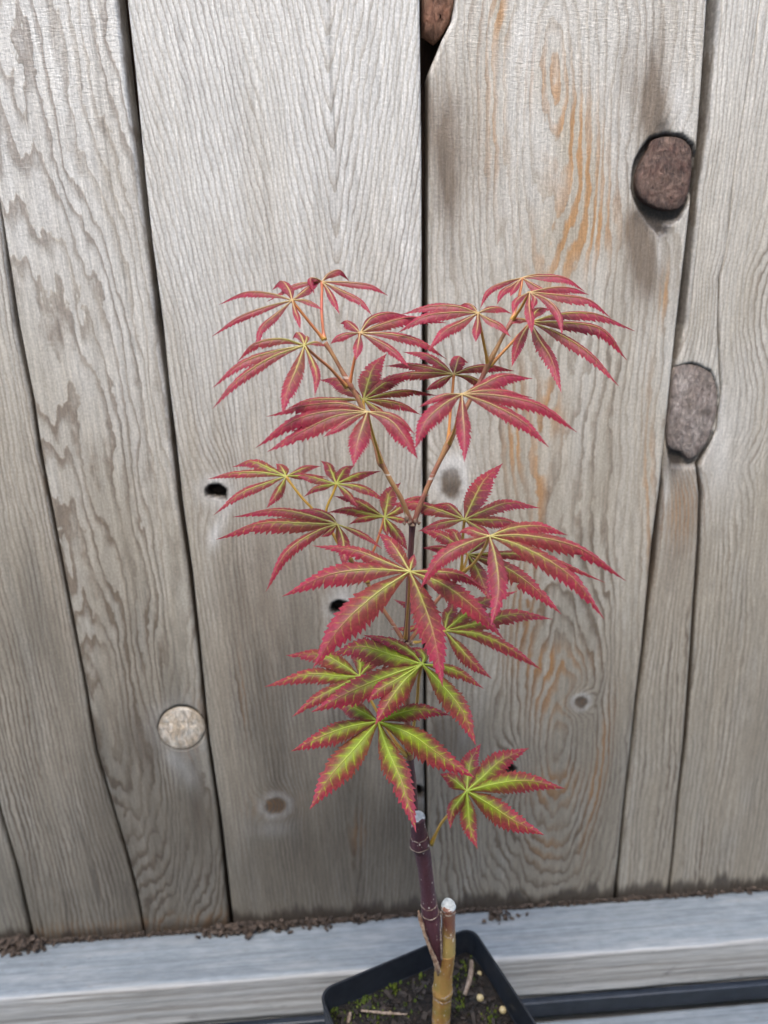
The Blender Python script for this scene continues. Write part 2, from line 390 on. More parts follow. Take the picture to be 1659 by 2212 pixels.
M['twig'] = mat_plain('dry_twig', (0.15, 0.105, 0.075), (0.32, 0.25, 0.19), 420, 0.75, 0.3, 0.6, 0.001, (1, 1, 0.3))
M['pellet'] = mat_plain('cream_pellet', (0.32, 0.25, 0.12), (0.46, 0.38, 0.21), 300, 0.45, 0.5, 0.2)
M['litter'] = mat_plain('dark_litter', (0.02, 0.016, 0.013), (0.11, 0.08, 0.06), 330, 0.85, 0.2, 0.8)
M['siding'] = mat_plain('brown_siding', (0.20, 0.175, 0.145), (0.24, 0.21, 0.175), 40, 0.6, 0.4, 0.1)
M['ground'] = mat_plain('patio_concrete', (0.075, 0.07, 0.065), (0.12, 0.115, 0.105), 14, 0.85, 0.3, 0.4, 0.004)

# ================================================================== ground
gv = [(-60, -60, -0.62), (60, -60, -0.62), (60, 60, -0.62), (-60, 60, -0.62)]
tag(mesh('ground', gv, [(0, 1, 2, 3)], M['ground'], smooth=False), kind='structure')

# ---- added wall, unseen behind the viewer, put in to block the low sky
blocker = empty('sky_blocker', (0, -1.3, -0.62))
tag(blocker, 'added wall of brown lap siding, out of view, blocking low sky from the fence', 'wall')
HY, HT = -1.35, 2.0
def boxv(x0, x1, y0, y1, z0, z1): return [(x, y, z) for z in (z0, z1) for y in (y0, y1) for x in (x0, x1)]
BOXF = [(0, 2, 3, 1), (4, 5, 7, 6), (0, 1, 5, 4), (2, 6, 7, 3), (0, 4, 6, 2), (1, 3, 7, 5)]
mesh('wall', boxv(-6, 6, HY-0.2, HY-0.02, -0.615, HT), BOXF, M['siding'], blocker, smooth=False)
for i in range(20):
    z = -0.60+i*0.145
    mesh('blocker_board', [(-6, HY-0.021, z), (6, HY-0.021, z), (6, HY, z), (-6, HY, z), (-6, HY-0.021, z+0.15), (6, HY-0.021, z+0.15), (6, HY-0.014, z+0.15), (-6, HY-0.014, z+0.15)],
         [(0, 1, 2, 3)[::-1], (4, 5, 6, 7), (3, 2, 6, 7), (0, 4, 5, 1), (0, 3, 7, 4), (1, 5, 6, 2)], M['siding'], blocker, smooth=False)

# ================================================================== fence
fence = empty('fence', (0, 0.02, -0.62))
tag(fence, 'weathered grey wooden fence of wide vertical boards behind the sapling', 'fence')

def edge_fn(pts, dx=0.0):
    q = np.array([fence_uv(*p) for p in pts]); q = q[np.argsort(q[:, 1])]
    def f(v):
        lo = q[0, 0]; hi = q[-1, 0]
        return np.interp(v, q[:, 1], q[:, 0]) + dx
    return f
def const_fn(x): return lambda v: np.full(np.shape(v), float(x))

A_l = edge_fn([(252, 0), (273, 195), (295, 358), (309, 472), (325, 586), (336, 702), (355, 832), (369, 962), (384, 1093), (404, 1223), (426, 1404), (444, 1587), (471, 1769), (494, 1988)])
A_r = edge_fn([(275, 0), (295, 182), (314, 384), (329, 521), (353, 702), (364, 816), (380, 946), (396, 1093), (417, 1239), (434, 1404), (452, 1587), (479, 1769), (505, 1996)])
D_l = edge_fn([(-90, 0), (0, 474), (14, 586), (29, 702), (65, 865), (81, 979), (104, 1093), (130, 1223), (158, 1369), (183, 1495), (205, 1623), (237, 1733), (270, 1842), (292, 1926), (310, 2021)])
D_r = edge_fn([(-80, 0), (6, 474), (24, 586), (42, 702), (74, 865), (91, 979), (113, 1093), (138, 1223), (166, 1369), (190, 1495), (211, 1623), (243, 1733), (276, 1842), (298, 1926), (315, 2021)])
E_l = edge_fn([(-3, 1755), (33, 1879), (65, 2025)]); E_r = edge_fn([(3, 1755), (40, 1879), (73, 2025)])
B_l = edge_fn([(906, 0), (910, 325), (911, 651), (912, 972), (913, 1300), (915, 1623), (920, 1960)])
B_r = edge_fn([(927, -260), (940, -190), (975, -120), (992, -60), (990, -30), (986, 0), (979, 40), (958, 80), (947, 108), (934, 138), (927, 162), (927, 325), (926, 586), (925, 900), (923, 1300), (922, 1623), (927, 1960)])
C_l = edge_fn([(1528, 0), (1521, 105), (1514, 209), (1504, 331), (1492, 436), (1478, 558), (1461, 702), (1450, 807), (1436, 946), (1425, 1051), (1408, 1173), (1396, 1295), (1386, 1404), (1372, 1514), (1361, 1623), (1347, 1733), (1336, 1842), (1325, 1945)])
C_r = edge_fn([(1555, 0), (1546, 105), (1537, 192), (1530, 279), (1511, 419), (1495, 593), (1484, 702), (1462, 793), (1441, 946), (1432, 1016), (1434, 1051), (1419, 1225), (1405, 1313), (1395, 1404), (1377, 1532), (1365, 1641), (1350, 1769), (1334, 1945)])
G_l = edge_fn([(1650, -40), (1585, 380), (1568, 541), (1552, 600), (1550, 702), (1554, 807), (1556, 849), (1545, 929), (1524, 974), (1503, 1009), (1509, 1068), (1506, 1173), (1497, 1295), (1490, 1404), (1482, 1514), (1473, 1623), (1461, 1733), (1450, 1860), (1440, 1948)])
G_r = edge_fn([(1650, -40), (1585, 380), (1569, 541), (1555, 600), (1554, 702), (1558, 807), (1560, 849), (1550, 929), (1531, 974), (1512, 1009), (1519, 1068), (1516, 1173), (1507, 1295), (1500, 1404), (1492, 1514), (1482, 1623), (1468, 1733), (1456, 1860), (1445, 1948)])

def pxpoly(pts): return np.array([fence_uv(*p) for p in pts])
def ell(cx, cy, rx, ry, n=18, jit=0.07, rot=0.0):
    out = []
    for i in range(n):
        a = 2*math.pi*i/n; q = 1+random.uniform(-jit, jit)
        x, y = rx*math.cos(a)*q, ry*math.sin(a)*q
        out.append((cx+x*math.cos(rot)-y*math.sin(rot), cy+x*math.sin(rot)+y*math.cos(rot)))
    return out
def z3(pts): return [(1080+x/2.8657, y/2.8657) for x, y in pts]
def z5r(pts): return [(1080+x/2.8657, 702+y/2.8657) for x, y in pts]
# board key, recess outline, recess depth mm, plug outline, plug material, plug sink mm, halo pale amount, halo radius mm
KN = [
 ('N', z3([(930, 850), (1030, 825), (1130, 840), (1196, 890), (1212, 960), (1200, 1120), (1180, 1240), (1110, 1360), (1030, 1400), (1020, 1450), (985, 1455), (930, 1390), (860, 1300), (815, 1180), (815, 1080), (840, 980), (890, 900)]), 4.0,
      z3([(945, 870), (1030, 845), (1120, 855), (1175, 900), (1190, 960), (1186, 1100), (1155, 1240), (1090, 1300), (980, 1290), (890, 1240), (850, 1170), (850, 1080), (880, 1000), (920, 930)]), 'knot_brown', 0.6, 0.0, 6),
 ('L', ell(392, 1572, 51.5, 47.5, 22, 0.015), 2.5, ell(392, 1574, 49.5, 44.5, 22, 0.012), 'knot_pale', -0.2, 0.35, 9),
 ('M', [(446, 1057), (457, 1049), (472, 1048), (487, 1057), (487, 1077), (470, 1075), (447, 1070)], 10.0, ell(468, 1064, 14, 9), 'knot_dark', 5.0, 0.75, 6),
 ('M', ell(735, 1314, 20, 15), 10.0, ell(736, 1315, 13, 9), 'knot_dark', 6.0, 0.55, 6),
 ('N', ell(1098, 1664, 15, 12), 10.0, ell(1098, 1664, 9, 7), 'knot_dark', 6.0, 0.2, 5),
 ('M', ell(903, 1713, 10, 14), 9.0, ell(902, 1713, 5, 8), 'knot_dark', 6.0, 0.6, 6),
 ('R', z5r([(1085, 262), (1190, 235), (1305, 285), (1352, 400), (1348, 560), (1305, 700), (1280, 770), (1240, 870), (1170, 880), (1060, 880), (1032, 760), (1048, 500)]), 3.0,
      z5r([(1092, 272), (1190, 245), (1300, 292), (1345, 400), (1341, 560), (1298, 695), (1262, 762), (1180, 838), (1130, 790), (1042, 742), (1056, 500)]), 'knot_grey', 0.5, 0.2, 8),
]
# soft patches on the wood: board, attribute, cx, cy, rx, ry (measured pixels), strength, tilt
GROWN = [('M', 595, 1740, 25, 22, 0.55, 0.9, 0.8), ('N', 1255, 1517, 17, 15, 0.72, 0.2, 0.8), ('N', 974, 1044, 26, 36, 0.62, 0.1, 0.9)]   # board, centre, radii, stain, tint, pale rim
PATCH = [
 ('N', 'stain', 1434, 490, 13, 16, 1.3, 0), ('N', 'stain', 1425, 470, 26, 16, 1.2, 0), ('N', 'stain', 1392, 440, 12, 26, 0.9, -0.5),
 ('N', 'tint', 1245, 290, 40, 75, 1.0, 0.25), ('N', 'tint', 1265, 410, 40, 80, 1.0, 0.3), ('N', 'tint', 1240, 500, 60, 50, 0.9, 0.1),
 ('N', 'tint', 1180, 170, 40, 60, 0.55, 0), ('N', 'tint', 1080, 30, 16, 60, 0.9, 0), ('N', 'tint', 1060, 230, 22, 130, 0.55, 0.1), ('N', 'tint', 1200, 590, 40, 60, 0.6, 0.3),
 ('N', 'tint', 1118, 930, 22, 85, 0.95, 0.0), ('N', 'tint', 1165, 1010, 14, 130, 0.9, 0.0), ('N', 'tint', 1195, 880, 16, 60, 0.6, 0.2),
 ('N', 'tint', 1190, 1430, 60, 26, 0.85, 0), ('N', 'tint', 1190, 1500, 42, 70, 0.6, 0), ('N', 'tint', 1195, 1700, 45, 40, 0.8, 0),
 ('N', 'tint', 1290, 1690, 14, 160, 0.6, -0.1), ('N', 'tint', 1400, 1050, 10, 160, 0.6, 0.1), ('N', 'tint', 1435, 640, 8, 40, 0.9, 0), ('N', 'tint', 1180, 1830, 30, 40, 0.6, 0),
 ('N', 'tint', 1130, 1330, 30, 90, 0.6, 0),
 ('N', 'brown', 1395, 560, 36, 85, 1.3, 0.25), ('N', 'brown', 1375, 480, 20, 40, 0.8, -0.5), ('N', 'brown', 1412, 205, 30, 95, 1.4, 0.0), ('N', 'brown', 1350, 160, 14, 60, 0.4, 0.0),
 ('N', 'brown', 985, 290, 60, 120, 0.55, 0.5), ('N', 'brown', 958, 370, 30, 130, 1.1, 0.1), ('N', 'brown', 1010, 1600, 30, 60, 0.6, 0), ('N', 'brown', 950, 1590, 25, 50, 0.7, 0),
 ('N', 'stain', 1432, 272, 14, 16, 0.7, 0), ('N', 'stain', 955, 395, 9, 60, 0.3, 0),
 ('N', 'pale', 1470, 215, 16, 60, 0.8, 0.2), ('N', 'pale', 1425, 540, 5, 40, 0.7, 0.1), ('N', 'pale', 985, 1000, 26, 24, 0.7, 0), ('N', 'pale', 1005, 1590, 12, 30, 0.4, 0),
 ('N', 'pale', 1140, 100, 20, 60, 0.5, 0),
 ('M', 'brown', 640, 1500, 190, 380, 0.35, 0.0), ('M', 'brown', 560, 1330, 60, 200, 0.35, 0), ('M', 'brown', 880, 1500, 40, 300, 0.3, 0), ('M', 'brown', 700, 1850, 220, 160, 0.35, 0),
 ('M', 'pale', 478, 1125, 12, 40, 0.9, -0.35), ('M', 'pale', 462, 1160, 10, 22, 0.8, -0.3), ('M', 'pale', 470, 1035, 20, 10, 0.8, 0), ('M', 'pale', 590, 1790, 34, 20, 0.5, 0),
 ('M', 'pale', 898, 1655, 12, 34, 0.9, 0), ('M', 'pale', 697, 1085, 14, 18, 0.45, 0), ('M', 'pale', 742, 1280, 22, 20, 0.5, 0),
 ('M', 'stain', 778, 1930, 7, 45, 0.25, 0), ('M', 'tint', 775, 1800, 16, 40, 0.5, 0), ('M', 'tint', 595, 1740, 40, 30, 0.4, 0), ('M', 'tint', 525, 1500, 5, 60, 0.4, 0),
 ('L', 'pale', 400, 1668, 22, 40, 0.75, 0.2), ('L', 'pale', 372, 1640, 14, 20, 0.6, 0), ('L', 'brown', 425, 1720, 16, 80, 0.6, 0), ('L', 'brown', 180, 1500, 120, 500, 0.25, 0),
 ('L', 'brown', 400, 1900, 160, 200, 0.35, 0), ('L', 'brown', 310, 1600, 30, 60, 0.6, 0), ('L', 'tint', 405, 1630, 18, 14, 0.5, 0), ('L', 'tint', 420, 1560, 40, 50, 0.3, 0),
 ('R', 'pale', 1570, 960, 45, 120, 0.6, 0.1), ('R', 'brown', 1470, 1060, 40, 90, 0.55, 0), ('R', 'brown', 1455, 1200, 50, 160, 0.35, 0), ('R', 'tint', 1470, 1100, 35, 60, 0.45, 0),
 ('R', 'stain', 1455, 998, 22, 26, 0.8, 0), ('R', 'pale', 1440, 1060, 6, 30, 0.8, 0.1), ('R', 'brown', 1640, 1500, 60, 400, 0.2, 0),
]

fine = np.arange(-30, 606, 1.25)
VROWS = np.concatenate([np.arange(-600, -30, 40.0), fine, np.arange(620, 1200, 30.0)])
def mmpp(px, py): return depth(at_y(px, py, 0))/F*1000
def gauss_px(u, v, cx, cy, rx, ry, tilt):
    cu, cv = fence_uv(cx, cy); s = mmpp(cx, cy)
    a, b = rx*s, ry*s/math.cos(math.radians(20))
    du, dv = u-cu, v-cv
    x = du*math.cos(tilt)+dv*math.sin(tilt); y = -du*math.sin(tilt)+dv*math.cos(tilt)
    return np.exp(-((x/a)**2+(y/b)**2))

def ring_field(key, strip, u, v, fl, fr_):
    n1 = fbm(u/38, v/150, 3+ord(key), 3)-0.5; n2 = fbm(u/11, v/55, 31+ord(key), 3)-0.5
    if key in 'L' and strip == 1:
        cu, cv = fence_uv(262, 1600); dv = v-cv
        b = np.where(dv > 0, 34.0, 15.0)
        e = np.sqrt((( u-cu-0.02*dv)/4.6)**2+(dv/b)**2+0.05)
        return e*0.85+n1*4.0+n2*2.6+0.6*(u-cu)/9
    if key == 'M':
        cu, cv = fence_uv(722, 520)
        du = np.sqrt((u-cu-0.012*(v-cv))**2+9)
        return du/2.9-np.where(v > cv-40, (v-cv+40)/15, (v-cv+40)/45)+n1*2.2+n2*1.2
    if key == 'N':
        c1 = fence_uv(1200, 190); c2 = fence_uv(1200, 1600)
        d1 = v-c1[1]; d2 = v-c2[1]
        e1 = np.sqrt(((u-c1[0]+0.05*d1)/4.2)**2+(d1/np.where(d1 > 0, 14.0, 26.0))**2+0.1)
        e2 = np.sqrt(((u-c2[0])/4.0)**2+(d2/np.where(d2 > 0, 19.0, 15.0))**2+0.1)
        e = -np.log(np.exp(-e1*0.55)+np.exp(-e2*0.55))/0.55
        return e*1.0+n1*3.2+n2*2.4
    w = (u-fl)/np.maximum(fr_-fl, 1)
    if key == 'R' and strip == 1:
        cu, cv = fence_uv(1620, 700)
        return (u-fl)/3.2+n1*3.2+n2*1.6+2.5*np.exp(-((u-cu)/25)**2-((v-cv)/45)**2)
    return w*np.mean(fr_-fl)/3.0+n1*2.6+n2*1.6

def make_board(key, strips, saw_base):
    grids = []; AT = {k: [] for k in ('ring', 'tint', 'stain', 'pale', 'saw', 'amp', 'brown', 'low_dark', 'high_pale')}
    for si, (fl, fr_, rl, rr) in enumerate(strips):
        xl = fl(VROWS); xr = fr_(VROWS)
        wmean = float(np.mean(xr-xl)); nu = max(12, int(wmean/0.85))
        s = np.linspace(0, 1, nu)
        u = xl[:, None]+(xr-xl)[:, None]*s[None, :]; v = np.repeat(VROWS[:, None], nu, 1)
        dl = u-xl[:, None]; dr = xr[:, None]-u
        y = np.zeros_like(u)
        for dd, rad in ((dl, rl), (dr, rr)):
            q = np.clip(1-dd/rad, 0, 1); y += 0.9*rad*q*q
        y += 0.35*(fbm(u/30, v/120, 5, 2)-0.5)+0.12*(fbm(u/2.2, v/14, 9, 2)-0.5)
        tint = np.zeros_like(u); stain = np.zeros_like(u); pale = np.zeros_like(u); brown = np.zeros_like(u)
        ring = ring_field(key, si, u, v, xl[:, None], xr[:, None])
        acc = {'tint': tint, 'stain': stain, 'pale': pale, 'brown': brown}
        for (bk, an, cx, cy, rx, ry, amt, tilt) in PATCH:
            if bk == key:
                g = gauss_px(u, v, cx, cy, rx*1.15, ry*1.15, tilt)
                brk = 0.45+1.1*fbm(u/7, v/28, 77, 3)
                acc[an] += amt*g*np.clip(brk, 0, 1.4)
        for (bk, rec, dep, plug, mk, sink, halo, hr) in KN:
            if bk != key: continue
            P = pxpoly(rec); sd_ = sdf_poly(u+0.9*(fbm(u/3, v/3, 13, 2)-0.5), v+0.9*(fbm(u/3, v/3, 19, 2)-0.5), P)
            y += dep*sstep(0.5, -0.9, sd_)
            hi, lo, sa = (1.9, 0.75, 0.97) if dep > 5 else (1.1, 0.1, 0.88) if dep > 3.5 else (0.9, 0.0, 0.5)
            stain += sa*sstep(hi, lo, sd_+0.5*(fbm(u/2, v/2, 23, 2)-0.5))
            pale += halo*np.exp(-np.clip(sd_, 0, 99)**2/hr**2)*(sd_ > 0)*np.clip(0.4+1.1*fbm(u/6, v/10, 41, 3), 0, 1.2)
            c = P.mean(0); rr_ = np.hypot(u-c[0], (v-c[1])*0.55)
            ring += (3.2 if len(P) < 18 or key == 'N' else 2.0)*np.exp(-(rr_/(hr*2.2))**2)
        for (bk, cx, cy, rx, ry, st, ti, pa) in GROWN:
            if bk != key: continue
            cu, cv = fence_uv(cx, cy); sc_ = mmpp(cx, cy)
            rr_ = np.hypot((u-cu)/(rx*sc_), (v-cv)/(ry*sc_*1.07))+0.35*(fbm(u/3.2, v/3.2, 83, 3)-0.5)
            core = sstep(1.05, 0.70, rr_); edge = np.exp(-((rr_-0.98)/0.13)**2)
            stain += core*st*(0.35+0.9*fbm(u/2.1, v/3.0, 87, 3))+0.35*edge*fbm(u/4, v/4, 89, 2)
            tint += core*ti; brown += core*0.9
            pale += pa*sstep(1.9, 1.1, rr_)*(1-core)*np.clip(0.25+1.3*fbm(u/5, v/9, 43, 3), 0, 1.2)
            ring += 4.5*np.exp(-(rr_/1.7)**2)
            y += 0.25*core
        # grime creeping up from the foot of the board
        up = 4+15*fbm(u/5.5+40, v/160, 51, 3)**1.6+7*(fbm(u/1.9, v/60, 57, 2)-0.4)
        if key == 'L': up = 2+9*fbm(u/9, v/60, 53, 3)
        foot = sstep(up+5, up-4, v)
        stain += (0.92 if key != 'L' else 0.7)*foot
        if key == 'L': tint += 0.5*sstep(26, 6, v+14*fbm(u/9, v/9, 3, 2))
        # hairline season cracks
        if key == 'M':
            cp = np.array([fence_uv(*p) for p in [(709, -40), (711, 0), (716, 163), (727, 358), (725, 521), (728, 620)]])[::-1]
            cx = np.interp(v, cp[:, 1], cp[:, 0]); cr_ = np.exp(-((u-cx)/0.55)**2)*sstep(cp[0, 1], cp[1, 1]+60, v)
            stain += 0.55*cr_; y += 0.5*cr_
        if key in 'LM':
            cu = fence_uv(255, 500)[0] if key == 'L' else fence_uv(787, 1900)[0]
            cr_ = np.exp(-((u-cu-1.5*(fbm(v/40, v*0, 3, 2)-0.5))/0.5)**2)*(sstep(300, 330, v) if key == 'L' else sstep(70, 20, v))
            stain += 0.35*cr_; y += 0.4*cr_
        if key in 'L' and si == 0:
            stain += 0.5*sstep(0.62, 0.8, fbm(u/4, v/35, 91, 3))*sstep(130, 60, v)
        sw = saw_base+0.75*sstep(380, 560, v)*(1 if key in 'LN' else 0.4)
        sw = sw*(0.3+1.4*fbm(u/16, v/24, 61, 3))
        am = (1.25 if key in 'LN' else 0.85)*np.ones_like(u)
        if key == 'N': am = 1.05-0.45*sstep(320, 480, v)
        am = am*(0.35+1.15*vnoise(ring*0.42+50, v/260, 95))*(0.6+0.8*fbm(u/14, v/90, 97, 2))
        P = np.stack([u/1000, y/1000, v/1000], -1)
        L0 = P[:, :1].copy(); L0[..., 1] = 0.018; L1 = P[:, :1].copy(); L1[..., 1] += 0.003
        R0 = P[:, -1:].copy(); R0[..., 1] = 0.018; R1 = P[:, -1:].copy(); R1[..., 1] += 0.003
        P = np.concatenate([L0, L1, P, R1, R0], 1)
        top = P[-1:].copy(); top[..., 1] = 0.018
        P = np.concatenate([P, top], 0)
        def pad(a, side=None):
            e0 = a[:, :1] if side is None else a[:, :1]+side; e1 = a[:, -1:] if side is None else a[:, -1:]+side
            a = np.concatenate([e0, e0, a, e1, e1], 1); return np.concatenate([a, a[-1:]], 0)
        
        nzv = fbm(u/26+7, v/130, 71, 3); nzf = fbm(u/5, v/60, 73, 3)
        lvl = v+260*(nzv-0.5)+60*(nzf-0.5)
        low_dark = sstep(360, 40, lvl)*{'Q': 0.85, 'L': 0.88, 'M': 0.88, 'N': 0.62, 'R': 0.4, 'S': 0.4}[key]  # board colour darker towards the bottom, broken up by noise
        hpale = sstep(230, 620, lvl+40*(nzf-0.5))*{'Q': 0.9, 'L': 0.95, 'M': 1.1, 'N': 0.65, 'R': 0.8, 'S': 0.8}[key]  # and paler towards the top, strength set per board
        hpale = hpale*(1-np.clip(brown+tint, 0, 1))
        AT['low_dark'].append(np.clip(pad(low_dark), 0, 1)); AT['high_pale'].append(np.clip(pad(hpale), 0, 1))
        AT['ring'].append(pad(ring)); AT['tint'].append(np.clip(pad(tint), 0, 1)); AT['stain'].append(np.clip(pad(stain), 0, 1))
        AT['pale'].append(np.clip(pad(pale), 0, 1)); AT['saw'].append(np.clip(pad(sw), 0, 2)); AT['amp'].append(pad(am)); AT['brown'].append(np.clip(pad(brown, 0.8), 0, 1))
        grids.append(P)
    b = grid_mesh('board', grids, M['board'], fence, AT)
    for (bk, rec, dep, plug, mk, sink, halo, hr) in KN:
        if bk != key: continue
        P = pxpoly(plug); c = P.mean(0); n = len(P)
        P2 = []
        for i in range(n):                                  # smooth the traced outline
            for t in (0, 0.34, 0.67):
                p0, p1, p2, p3 = P[i-1], P[i], P[(i+1) % n], P[(i+2) % n]
                P2.append(0.5*((2*p1)+(-p0+p2)*t+(2*p0-5*p1+4*p2-p3)*t*t+(-p0+3*p1-3*p2+p3)*t**3))
        P2 = np.array(P2); n = len(P2); vs_, kr, fs = [], [], []
        R = [0.02, 0.15, 0.3, 0.45, 0.6, 0.75, 0.87, 0.96, 1.0, 1.015]
        for j, q in enumerate(R):
            for i in range(n):
                p = c+(P2[i]-c)*q
                yy = sink+0.35*(vnoise(np.array(p[0]/2.0), np.array(p[1]/2.0), 7)-0.5)-0.12*(1-q*q)+0.5*(float(fbm(np.array(p[0]/3.0), np.array(p[1]/5.0), 17, 3))-0.5)
                if j == len(R)-2: yy += 0.3
                if j == len(R)-1: yy = dep+0.6
                vs_.append((p[0]/1000, float(yy)/1000, p[1]/1000)); kr.append(q)
        for j in range(len(R)-1):
            for i in range(n):
                i2 = (i+1) % n; fs.append((j*n+i, j*n+i2, (j+1)*n+i2, (j+1)*n+i))
        fs.append(tuple(range(n))[::-1])
        # face towards the viewer
        mesh('knot', vs_, [f[::-1] for f in fs], M[mk], b, {'kr': kr})
    return b

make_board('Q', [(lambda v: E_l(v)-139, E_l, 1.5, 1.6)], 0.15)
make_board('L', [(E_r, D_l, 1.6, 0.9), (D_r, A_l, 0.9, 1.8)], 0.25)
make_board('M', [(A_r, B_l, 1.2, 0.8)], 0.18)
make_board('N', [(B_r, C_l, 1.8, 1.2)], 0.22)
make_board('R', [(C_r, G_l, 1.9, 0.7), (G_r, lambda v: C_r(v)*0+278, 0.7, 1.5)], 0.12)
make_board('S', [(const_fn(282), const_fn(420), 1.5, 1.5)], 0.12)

# a second row of boards behind the gaps keeps them dark
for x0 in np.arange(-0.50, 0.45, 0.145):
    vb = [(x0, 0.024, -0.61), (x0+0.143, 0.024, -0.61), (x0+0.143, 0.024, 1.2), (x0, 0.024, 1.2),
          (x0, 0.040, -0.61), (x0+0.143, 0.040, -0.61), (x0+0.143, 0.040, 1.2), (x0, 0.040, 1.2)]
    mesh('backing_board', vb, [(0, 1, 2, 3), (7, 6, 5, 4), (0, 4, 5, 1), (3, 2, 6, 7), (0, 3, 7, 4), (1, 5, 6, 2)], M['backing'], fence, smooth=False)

# scrap of brown bark left in the waney corner of a board
P = [(918, -150), (944, -165), (964, -130), (986, -60), (986, -14), (984, 4), (976, 38), (958, 68), (944, 80), (926, 66), (918, 62), (919, 30)]
vs_, fs = [], []
for j, (q, yy) in enumerate(((0.05, 0.0010), (0.5, 0.0016), (0.85, 0.0022), (1.0, 0.0035), (1.02, 0.010))):
    c = pxpoly(P[3:]).mean(0)
    for i, p in enumerate(pxpoly(P)):
        w = c+(p-c)*q; vs_.append((w[0]/1000, yy+0.0012*random.random()+0.004, w[1]/1000))
n = len(P)
for j in range(4):
    for i in range(n):
        i2 = (i+1) % n; fs.append((j*n+i, j*n+i2, (j+1)*n+i2, (j+1)*n+i)[::-1])
mesh('bark_scrap', vs_, fs, M['knot_red'], fence, {'kr': [0.5]*len(vs_)})

# ---- rail along the foot of the fence
def plank(name, x0, x1, y0, y1, z0, z1, mat, parent, bev=0.003, nx=140, rough=0.0006, seed=1):
    """long plank along x with rounded arrises and a slightly uneven surface; y0 < y1, z0 < z1"""
    prof = []
    for cy, cz, a0 in ((y0+bev, z1-bev, 90), (y1-bev, z1-bev, 0), (y1-bev, z0+bev, -90), (y0+bev, z0+bev, -180)):
        pass
    def arc(cy, cz, a0, a1):
        return [(cy+bev*math.cos(math.radians(a)), cz+bev*math.sin(math.radians(a))) for a in np.linspace(a0, a1, 5)]
    prof = arc(y0+bev, z1-bev, 180, 90)
    for t in np.linspace(0.1, 0.9, 8): prof.append((y0+bev+(y1-y0-2*bev)*t, z1))
    prof += arc(y1-bev, z1-bev, 90, 0)+arc(y1-bev, z0+bev, 0, -90)+arc(y0+bev, z0+bev, -90, -180)
    for t in np.linspace(0.1, 0.9, 8): prof.append((y0, z0+bev+(z1-z0-2*bev)*t))
    prof = np.array(prof); m = len(prof); xs = np.linspace(x0, x1, nx)
    V = np.zeros((nx, m+1, 3))
    cyz = np.array([(y0+y1)/2, (z0+z1)/2])
    for j in range(m+1):
        p = prof[j % m]; d = p-cyz; d = d/np.linalg.norm(d)
        k = rough*2*(fbm(xs*22+seed, np.full(nx, j*0.9), seed, 3)-0.5)
        if j == m: k = rough*2*(fbm(xs*22+seed, np.full(nx, 0.0), seed, 3)-0.5)
        V[:, j, 0] = xs; V[:, j, 1] = p[0]+d[0]*k; V[:, j, 2] = p[1]+d[1]*k
    V = V[::-1]
    o = grid_mesh(name, V, mat, parent)
    return o
plank('bottom_rail', -0.62, 0.62, -0.0425, -0.0012, -0.0375, 0.0, M['rail'], fence, 0.0035, 260, 0.0009, 3)
plank('lower_rail', -0.62, 0.62, -0.0400, -0.0012, -0.14, -0.0385, M['rail'], fence, 0.003, 120, 0.0007, 8)

# ================================================================== bench under the pot
bench = empty('plant_bench', (0, -0.24, -0.62))
tag(bench, 'low weathered bench with a black metal back edge carrying the pot', 'bench')
plank('edge_strip', -0.60, 0.60, -0.0465, -0.0412, -0.0520, -0.0382, M['strip'], bench, 0.0012, 120, 0.00025, 4)
for i, (ya, yb) in enumerate(((-0.138, -0.0475), (-0.234, -0.142), (-0.330, -0.238), (-0.426, -0.334))):
    plank('plank', -0.60, 0.60, ya, yb, -0.085, -0.0525, M['bench'], bench, 0.003, 120, 0.0007, 20+i)
for x in (-0.5, 0.46):
    plank('bearer', x, x+0.04, -0.42, -0.055, -0.125, -0.0856, M['bench'], bench, 0.003, 6, 0.0003, 30)
    for y in (-0.41, -0.10):
        plank('leg', x, x+0.04, y, y+0.04, -0.62, -0.1256, M['bench'], bench, 0.003, 6, 0.0003, 31)

# ================================================================== pot
PA = math.atan2(34.6, 94.1); PC = np.array([-0.0100, -0.1312]); RIM = 0.060; PB = -0.0524
def rsq(h, r, z, n=7):
    out = []
    for cx, cy, a0 in ((h-r, h-r, 0), (-h+r, h-r, 90), (-h+r, -h+r, 180), (h-r, -h+r, 270)):
        for a in np.linspace(a0, a0+90, n):
            x = cx+r*math.cos(math.radians(a)); y = cy+r*math.sin(math.radians(a))
            out.append((PC[0]+x*math.cos(PA)-y*math.sin(PA), PC[1]+x*math.sin(PA)+y*math.cos(PA), z))
    # subdivide the straight sides so that they can bow
    res = []
    m = len(out)
    for i in range(m):
        a, b = np.array(out[i]), np.array(out[(i+1) % m])
        k = 8 if np.linalg.norm(b-a) > 0.02 else 1
        for t in range(k): res.append(a+(b-a)*t/k)
    return res
secs = [(0.0405, 0.005, PB), (0.0410, 0.006, PB+0.002), (0.0468, 0.007, 0.0440), (0.0492, 0.0075, 0.0445), (0.0497, 0.008, 0.0580), (0.0500, 0.008, 0.0593),
        (0.0497, 0.008, 0.0600), (0.0486, 0.0072, 0.0600), (0.0482, 0.007, 0.0592), (0.0478, 0.0065, 0.0450), (0.0455, 0.006, 0.0420), (0.0396, 0.005, PB+0.003)]
V = []
for h, r, z in secs: V += rsq(h, r, z)
n = len(rsq(0.05, 0.008, 0)); fs = []
for j in range(len(secs)-1):
    for i in range(n):
        i2 = (i+1) % n; fs.append((j*n+i, j*n+i2, (j+1)*n+i2, (j+1)*n+i))
fs.append(tuple(range(n))[::-1]); fs.append(tuple((len(secs)-1)*n+i for i in range(n)))
V = [np.array(v)-np.array([PC[0], PC[1], PB]) for v in V]
